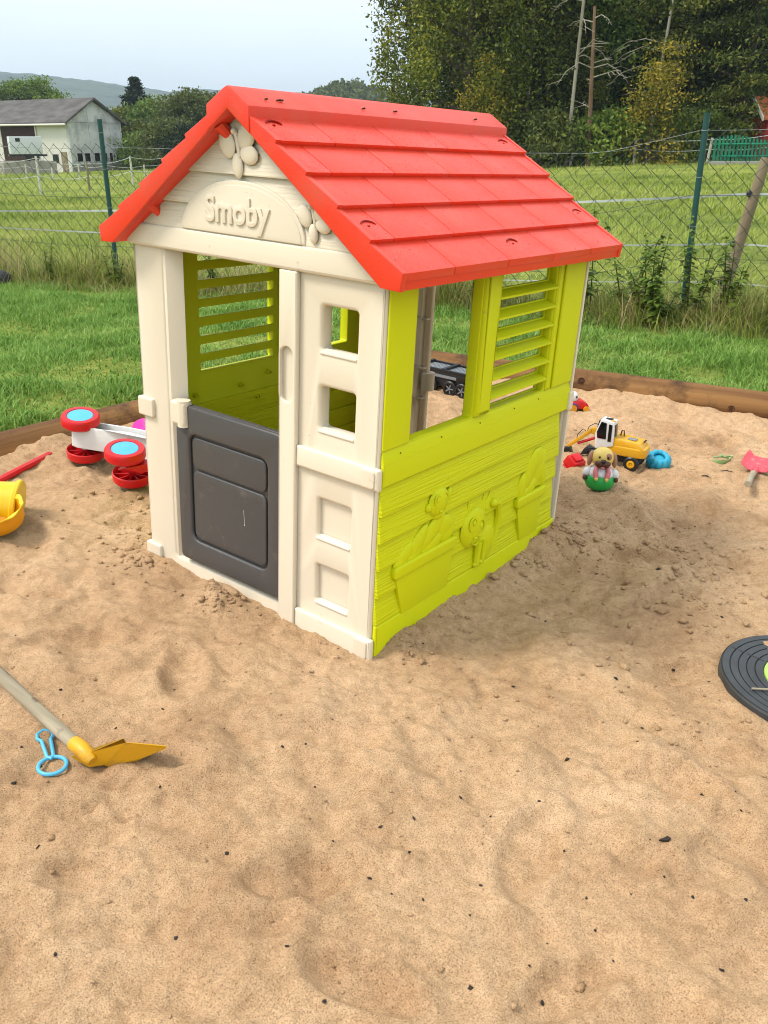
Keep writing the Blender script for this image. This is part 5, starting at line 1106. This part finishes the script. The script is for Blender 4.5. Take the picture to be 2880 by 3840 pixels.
tree('pine_tree', 'second tall pine with olive needles beside the two dead trunks', *spx(2030, 52), 20, 'pine', 3.0, lmB, .10, 220, 130, .08, seed=8, group=G_, sig=.6, tr=.20)
tree('pine_tree', 'drooping pine with yellowish needles behind the green picket fence', *spx(2760, 48), 18, 'pine', 4.6, lmB, .11, 330, 170, .05, seed=13, group=G_, sig=.62, tr=.28)
tree('pine_tree', 'dense green pine rising behind the autumn-yellow shrub', *spx(2560, 51), 18, 'pine', 3.4, lmB, .11, 260, 120, .04, seed=15, group=G_, sig=.6, tr=.24)
tree('broadleaf_tree', 'dark green bushy tree between the dead trunks and the shrub', *spx(2330, 53), 15, 'round', 3.2, lmE, .12, 190, 150, .02, seed=17, group=G_, sig=.62, tr=.2)
tree('broadleaf_tree', 'dark green bushy tree behind the two dead trunks', *spx(2170, 55), 16, 'round', 3.6, lmE, .12, 190, 150, .02, seed=19, group=G_, sig=.66, tr=.2)
tree('broadleaf_tree', 'leafy olive tree filling the gap behind the huge conifer', *spx(1960, 57), 17, 'round', 4.0, lmG, .13, 240, 100, .02, seed=23, group=G_, sig=.66, tr=.2)
for i, (p_x, t) in enumerate([(1850, 60), (2000, 61), (2180, 59), (2400, 58), (2640, 57), (2860, 56), (2080, 65), (2320, 65), (2540, 64), (2790, 63), (1850, 67)]):  # dark backing rows: the wood's inner shade is painted into their leaf colour
    tree('shade_coloured_tree', 'tree in the inner rows of the wood with shade put into its dark leaf colour', *spx(p_x, t), 15 + (i * 37 % 5), 'round', 4.2, lmC, .27, 240, 60, .0, seed=40 + i, group=G_, sig=.85, tr=.25)
def dead(name, label, px, t, h, rad, bark, seed, limbs, lean=.0):
    x, y = spx(px, t); root = thing(name, label, 'tree', Matrix.Translation((x, y, float(ground_z(x, y)))), G_); r = random.Random(seed)
    P = [Vector((lean * .8 * f, lean * .6 * f, h * f)) for f in np.linspace(0, 1, 8)]
    MB().tube([P[0] - Vector((0, 0, .3))] + P, [rad * 1.2] + [rad * (1 - .55 * i / 8) for i in range(8)], 9).build('trunk', bark, root)
    for k in range(limbs):
        z = h * r.uniform(.18, .97); a = r.uniform(0, 6.28); l_ = r.uniform(.7, 3.0) * (1.1 - .5 * z / h); c = Vector((lean * .8 * z / h, lean * .6 * z / h, z)); d = Vector((math.cos(a), math.sin(a), 0)); dr_ = r.uniform(-.45, .25)
        Q = [c, c + d * l_ * .4 + Vector((0, 0, l_ * .10)), c + d * l_ * .75 + Vector((0, 0, l_ * (.10 + dr_ * .5))), c + d * l_ + Vector((0, 0, l_ * dr_))]
        b = MB().tube(Q, [.030, .021, .013, .006], 5)
        for q in range(3): e0 = Q[1].lerp(Q[3], .25 + .25 * q); a2 = a + r.choice((-1, 1)) * r.uniform(.5, 1.0); b.tube([e0, e0 + Vector((math.cos(a2), math.sin(a2), r.uniform(-.5, .3))) * l_ * .3], [.018, .007], 4)
        b.build('bare_limb', M['deadbark'], root)
dead('dead_tree', 'pale dead trunk with bare limbs at the edge of the wood', 2128, 46.2, 14, .095, M['deadbark'], 4, 16, .5)
dead('dead_tree', 'reddish-barked dead trunk snapped off near the top beside the pale one', 2212, 45.6, 6.8, .125, M['redbark'], 9, 9, -.3)
dead('dead_tree', 'thin leaning bare trunk rising out of the autumn-yellow shrub', 2425, 47.5, 11, .09, M['deadbark'], 14, 12, .8)
for i, (px, t) in enumerate([(1905, 47.5), (1965, 47.0)]): dead('bare_pine', 'straight grey bare pine standing in front of the olive pines', px, t + 1.5, 16, .10, M['bark_tree'], 21 + i, 6, .25)
tree('autumn_shrub', 'tall shrub of golden autumn leaves at the meadow edge', *spx(2430, 45.0), 3.9, 'cone', 1.8, lmD, .085, 62, 50, .02, seed=61, sig=.34, tr=.06)
tree('autumn_shrub', 'slim spray of golden leaves climbing beside the leaning bare trunk', *spx(2490, 45.6), 5.6, 'pine', .55, lmD, .085, 28, 45, .35, seed=62, sig=.34, tr=.05)
tree('autumn_shrub', 'small golden bush peeping out between conifer and olive pines', *spx(1815, 46.5), 4.9, 'round', .9, lmD, .085, 34, 60, .3, seed=63, sig=.38, tr=.05)
tree('green_shrub', 'low green shrub under the dead trunks', *spx(2270, 46.5), 2.2, 'round', 1.9, lmE, .13, 90, 50, .0, seed=64, sig=.4, tr=.05)
tree('green_shrub', 'low dark shrub under the olive pines behind the roof', *spx(2010, 46.5), 2.4, 'round', 2.2, lmG, .10, 90, 60, .0, seed=65, sig=.4, tr=.05)
tree('green_shrub', 'low dark shrub between golden shrub and picket fence', *spx(2610, 47), 2.4, 'round', 2.2, lmE, .10, 90, 60, .0, seed=66, sig=.4, tr=.05)

# trees round the barn
GB = 'trees around the barn'
def bt(px, d, top, *a, **k):     # tree whose tip reaches world height `top`
    x, y = ray_pt(px, d); g = float(ground_z(x, y)); return x, y, top - g
def barn_tree(name, label, px, d, top, shape, rad, lm, seed, leaf=.20, clumps=150, per=80, sig=.62, low=.03):
    x, y, h = bt(px, d, top); tree(name, label, x, y, h, shape, rad, lm, leaf, clumps, per, low, seed=seed, group=GB, sig=sig, tr=.3)
barn_tree('broadleaf_tree', 'round dark-topped tree behind the barn roof', 72, 150, 8.9, 'round', 3.6, lmE, 71)
barn_tree('broadleaf_tree', 'brighter green tree behind the middle of the barn roof', 160, 150, 9.3, 'round', 3.6, lmE, 72)
barn_tree('broadleaf_tree', 'spreading green tree behind the barn roof near its gable', 205, 152, 7.6, 'round', 3.4, lmE, 73)
barn_tree('broadleaf_tree', 'tree at the far end of the barn roof', -40, 150, 8.2, 'round', 3.8, lmG, 74)
barn_tree('spruce_tree', 'dark pointed spruce rising above the trees beside the barn', 515, 128, 8.8, 'spruce', 6.8, lmF, 75, .15, 60, 10, .30)
barn_tree('broadleaf_tree', 'light green tree standing against the barn gable', 455, 124, 4.6, 'round', 3.2, lmA, 76)
barn_tree('broadleaf_tree', 'fresh green tree right in front of the dark spruce', 575, 120, 5.4, 'round', 3.0, lmE, 77)
barn_tree('broadleaf_tree', 'yellow-green bush between barn gable and spruce', 500, 112, 2.9, 'round', 2.8, lmA, 78)
barn_tree('broadleaf_tree', 'broad olive tree between spruce and playhouse roof', 720, 112, 6.0, 'round', 4.6, lmG, 79, .2, 240)
barn_tree('broadleaf_tree', 'rounded olive tree close behind the playhouse gable', 830, 110, 5.6, 'round', 3.6, lmG, 80)
barn_tree('broadleaf_tree', 'dark green bush filling the hollow below the olive trees', 640, 104, 2.8, 'round', 3.4, lmG, 81)
barn_tree('broadleaf_tree', 'low dark bush beside the barn foot', 560, 106, 1.6, 'round', 3.0, lmE, 82)
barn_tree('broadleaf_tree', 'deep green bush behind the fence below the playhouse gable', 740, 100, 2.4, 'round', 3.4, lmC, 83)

# ------------------------------------------------------------------ barn, trailer, shed
M['plaster'] = mat('weathered_white_plaster', (0.62, 0.62, 0.60), .85, .2, var=(0.74, 0.73, 0.69), vscale=.7, dirt=(0.36, 0.36, 0.345), dscale=.55, dpos=(.46, .66))
M['plaster2'] = mat('cream_white_plaster', (0.78, 0.74, 0.66), .85, .2, dirt=(0.55, 0.49, 0.40), dscale=.4, dpos=(.55, .8))
M['asb'] = mat('brown_grey_roofing', (0.095, 0.086, 0.080), .9, .2, var=(0.16, 0.148, 0.138), vscale=.6, stretch=(1, 1, 4), bump=.03, bscale=3)
M['barndoor'] = mat('dark_brown_boards', (0.060, 0.030, 0.022), .8, .2)
M['stonebase'] = mat('stained_base', (0.32, 0.29, 0.25), .9, .2, var=(0.44, 0.40, 0.35), vscale=.8)
bx0, by0 = ray_pt(245, 104); bg_ = float(ground_z(bx0, by0)); lat_a = math.atan2(0.83, 0.56)
barn = thing('barn', 'long white plastered barn with brown-grey pitched roof', 'barn', Matrix.Translation((bx0, by0, -1.95)) @ RZ(lat_a + math.radians(38)))
# local +x along the gable, +y along the long wall away from the corner
GW, LW, EH, RH = 7.2, 19.0, 5.15, 7.05
MB().add([(0, 0, -1.5), (GW, 0, -1.5), (GW, 0, EH), (GW / 2, 0, RH), (0, 0, EH), (0, .3, -1.5), (GW, .3, -1.5), (GW, .3, EH), (GW / 2, .3, RH), (0, .3, EH)], [(0, 1, 2, 3, 4), (5, 6, 7, 8, 9), (0, 1, 6, 5), (1, 2, 7, 6), (2, 3, 8, 7), (3, 4, 9, 8), (4, 0, 5, 9)]).build('gable_wall', M['plaster'], barn, 0)
for x in (.0, 2.75, 5.6, GW - .18): MB().box(x, x + .18, -.06, .0, .75, EH + (.9 if 2 < x < 6 else 0)).build('pilaster', M['plaster'], barn)
MB().box(0, GW, -.05, .0, EH - .18, EH).build('string_course', M['plaster'], barn)
MB().box(-.04, GW + .04, -.08, .0, -1.5, .85).build('base_course', M['stonebase'], barn)
for f in (.16, .30, .48, .62, .77, .90):
    w = MB().box(GW * f - .36, GW * f + .36, -.02, .01, 1.15, 1.95).build('window', M['glassblack'], barn)
    for q in ((-.42, -.36), (.36, .42)): MB().box(GW * f + q[0], GW * f + q[1], -.05, .01, 1.1, 2.0).build('frame', M['plaster2'], w)
MB().box(0, .3, .3, LW, -1.5, EH).build('long_wall', M['plaster2'], barn); MB().box(GW - .3, GW, .3, LW, -1.5, EH).build('rear_wall', M['plaster2'], barn)
dr_ = MB().box(-.05, .02, 5.2, 11.0, .9, EH - .05).build('barn_door', M['barndoor'], barn)
MB().box(-.10, -.05, 5.0, 5.2, .6, EH).build('door_frame', M['plaster2'], dr_); MB().box(-.10, -.05, 11.0, 11.2, .6, EH).build('door_frame', M['plaster2'], dr_)
MB().box(-.04, .02, 2.0, 2.9, 1.0, 1.85).build('window', M['glassblack'], barn); MB().box(-.06, .02, .6, 1.5, .0, 2.1).build('stable_door', M['greywood'], barn)
MB().box(-.5, 0, 3.2, LW, -1.5, .9).build('ramp_wall', M['stonebase'], barn)
rf = []
for s_ in (0, 1):
    q = lambda x: x if s_ == 0 else GW - x
    P = [(q(-.55), -.45, EH - .42), (q(-.55), LW + .4, EH - .42), (GW / 2, LW + .4, RH + .12), (GW / 2, -.45, RH + .12)]
    MB().hull([Vector(p) for p in P] + [Vector(p) + Vector((0, 0, .22)) for p in P]).build('roof', M['asb'], barn, 0)
MB().tube([(-.60, -.45, EH - .42), (-.60, LW + .4, EH - .42)], .10, 8).build('gutter', M['plaster2'], barn)
tx_, ty_ = ray_pt(80, 96); tl = thing('box_trailer', 'white box trailer parked before the dark barn door', 'trailer', Matrix.Translation((tx_, ty_, -.15)) @ RZ(lat_a + .15))
MB().box(-1.55, 1.35, -.7, .7, .2, 1.75, .05).build('box_body', mat('trailer_white', (0.72, 0.74, 0.76), .5, .4, dirt=(.55, .56, .56), dscale=1.2), tl)
MB().box(-1.7, 1.7, -.65, .65, .02, .18).build('chassis', M['black'], tl); MB().box(-1.0, -.6, -.73, -.69, 1.3, 1.6).build('window', M['glassblack'], tl)
for x in (-.35, .35): MB().lathe([(.001, -.1), (.30, -.1), (.32, -.05), (.32, .05), (.30, .1), (.001, .1)], 16, TR(x + .3, -.62, -.1) @ RX(PI / 2)).build('wheel', M['black'], tl)
MB().box(-2.4, 2.4, -.9, 2.2, -2.6, -.42).build('stone_ramp', M['stonebase'], tl)

sx_, sy_ = stp(17.9, 44.5); sg_ = float(ground_z(sx_, sy_)); sh = thing('red_shed', 'red shed with orange tiled roof at the edge of the wood', 'shed', Matrix.Translation((sx_, sy_, sg_ + .3)) @ RZ(math.atan2(.593, .806)))
M['shedred'] = mat('red_boards', (0.42, 0.045, 0.030), .75, .2, var=(0.34, 0.035, 0.025), vscale=4, stretch=(6, 6, .3)); M['tileo'] = mat('orange_tiles', (0.52, 0.17, 0.055), .8, .2, var=(.40, .12, .05), vscale=3)
for k in range(16): MB().box(.0 + k * .2, .195 + k * .2, -.02, .02, -.5, 1.6, .006).build('board', M['shedred'], sh)
MB().box(0, 3.2, .02, 2.4, -.5, 1.6).build('wall', M['shedred'], sh)
MB().hull([(-.35, -.35, 1.52), (3.4, -.35, 1.52), (-.35, 1.2, 2.5), (3.4, 1.2, 2.5), (-.35, -.35, 1.62), (3.4, -.35, 1.62), (-.35, 1.2, 2.6), (3.4, 1.2, 2.6)]).build('roof', M['tileo'], sh, 0)
MB().hull([(-.40, -.40, 1.48), (-.34, -.40, 1.48), (-.40, 1.2, 2.50), (-.34, 1.2, 2.50), (-.40, -.40, 1.66), (-.34, -.40, 1.66), (-.40, 1.2, 2.66), (-.34, 1.2, 2.66)]).build('bargeboard', M['whitepost'], sh, 0)
pk = thing('picket_fence', 'low green picket fence in front of the red shed', 'fence'); M['pkgreen'] = mat('green_picket_paint', (0.010, 0.20, 0.11), .5, .4, var=(0.02, 0.27, 0.15), vscale=3)
for k in range(34):
    x, y = stp(14.75 + k * .175, 42.0 + .9 * math.sin(k * .02)); g = float(ground_z(x, y)); hh = 1.12 + .10 * math.sin(k * .35) ; 
    MB().hull([(-.05, -.012, .1), (.05, -.012, .1), (-.05, .012, .1), (.05, .012, .1), (-.05, -.012, hh - .06), (.05, -.012, hh - .06), (-.05, .012, hh - .06), (.05, .012, hh - .06), (0, -.012, hh), (0, .012, hh)], 0, Matrix.Translation((x, y, g)) @ RZ(math.atan2(.593, .806))).build('picket', M['pkgreen'], pk, 0)
for z in (.35, .85):
    a = stp(14.65, 42.03); b = stp(20.7, 42.03); MB().tube([(a[0], a[1], float(ground_z(*a)) + z), (b[0], b[1], float(ground_z(*b)) + z)], .035, 6).build('rail', M['pkgreen'], pk)
kb = thing('concrete_kerb', 'pale concrete kerb below the green picket fence', 'kerb'); a = stp(14.5, 41.8); b = stp(21.0, 41.8)
d_ = Vector((b[0] - a[0], b[1] - a[1], 0)); Mk = Matrix.Translation((a[0], a[1], float(ground_z(*a)))) @ RZ(math.atan2(d_.y, d_.x)); MB().box(0, d_.length, -.1, .1, -.2, .16, .02, Mk).build('kerb_stone', M['stonebase'], kb)

# ------------------------------------------------------------------ wooded hill and far hills
def ridge(name, label, r0, r1, r2, az0, az1, height, mats, n=160, m=14, seed=1, rough=0.0):
    V = []; az = np.linspace(az0, az1, n)
    for j in range(m):
        f = j / (m - 1)
        for i, a in enumerate(az):
            h = height(a); prof = math.sin(min(f / .62, 1) * PI / 2) ** 1.3 if f <= .62 else math.cos((f - .62) / .38 * PI / 2)
            r = r0 + (r1 - r0) * f / .62 if f <= .62 else r1 + (r2 - r1) * (f - .62) / .38
            z = -9 + (h + 9) * prof + (rough * float(fbm(a * 60, f * 5, seed, 4)) * prof); s, t = math.sin(math.radians(a)) * r, math.cos(math.radians(a)) * r
            x, y = stp(s, t); V.append((x, y, z))
    F = [(j * n + i, j * n + i + 1, (j + 1) * n + i + 1, (j + 1) * n + i) for j in range(m - 1) for i in range(n - 1)]
    o = npmesh(name, np.array(V), np.array(F), mats, smooth=True); tag(o, label, 'hills', kind='structure'); return o
M['hill'] = mat('wooded_hills', (0.030, 0.050, 0.022), .95, .1, var=(0.085, 0.11, 0.045), vscale=.012, detail=8, bump=14, bscale=.02)
def far_h(a): return float(np.interp(a, [-70, -40, -24, -20, -17, -14.5, -12.5, -11, -8, -4, 10, 40, 70], [150, 140, 124, 121, 110, 100, 91, 97, 95, 88, 80, 70, 60])) + 3 * float(fbm(a * .35, 2.0, 5, 3))
ridge('far_hills', 'hazy blue-grey wooded hills on the horizon', 1300, 2000, 2500, -70, 70, far_h, M['hill'], 420, 16, 2, 3)
M['hill2'] = mat('dark_wood_floor', (0.020, 0.034, 0.012), .95, .1, var=(0.05, 0.07, 0.02), vscale=.05, bump=3, bscale=.1)
def near_h(a): return 0.4 + 19.5 * math.exp(-((a + 2.0) / 5.2) ** 2) * (1 + .06 * float(fbm(a * .8, 3.0, 7, 3)))
wh = ridge('wooded_hill', 'low dark wooded hill behind the playhouse ridge', 300, 380, 470, -14, 22, near_h, M['hill2'], 120, 12, 3, 1.5)
r = np.random.default_rng(77); n = 26000; a = r.uniform(-13, 14, n); q = r.uniform(0, 1, n); rad = 318 + 75 * q; hh = np.array([near_h(v) for v in np.linspace(-14, 15, 300)]); hz = np.interp(a, np.linspace(-14, 15, 300), hh)
lump = np.abs(fbm(a * 3.2, q * 8, 31, 3)); zz = -9 + (hz + 9) * np.sin(np.clip((rad - 300) / 80, 0, 1) * PI / 2) ** 1.3 + 5.5 * lump + r.uniform(-1.2, .8, n)
s_, t_ = np.sin(np.radians(a)) * rad, np.cos(np.radians(a)) * rad; C = np.c_[CX + s_ * .80556 - t_ * .59251, CY + s_ * .59251 + t_ * .80556, zz]
V, F = quads(C, np.full(n, 1.05), np.full(n, .75), 5, .6); o = npmesh('far_wood', V, F, lmG); tag(o, 'distant wood covering the low hill behind the playhouse', 'wood', kind='stuff')

# ------------------------------------------------------------------ hazy air
hz_ = MB().box(-2750, 2350, -1900, 3150, -40, 190).build('haze', None, None, 0); tag(hz_, 'thin hazy air over the valley', 'haze', kind='stuff')
hm = bpy.data.materials.new('haze_air'); hm.use_nodes = True; hm.node_tree.nodes.clear()
ho = hm.node_tree.nodes.new('ShaderNodeOutputMaterial'); hv = hm.node_tree.nodes.new('ShaderNodeVolumePrincipled'); hv.inputs['Color'].default_value = (0.72, 0.86, 1.0, 1); hv.inputs['Density'].default_value = 0.00036; hv.inputs['Anisotropy'].default_value = 0.0
hm.node_tree.links.new(hv.outputs['Volume'], ho.inputs['Volume']); hz_.data.materials.append(hm)
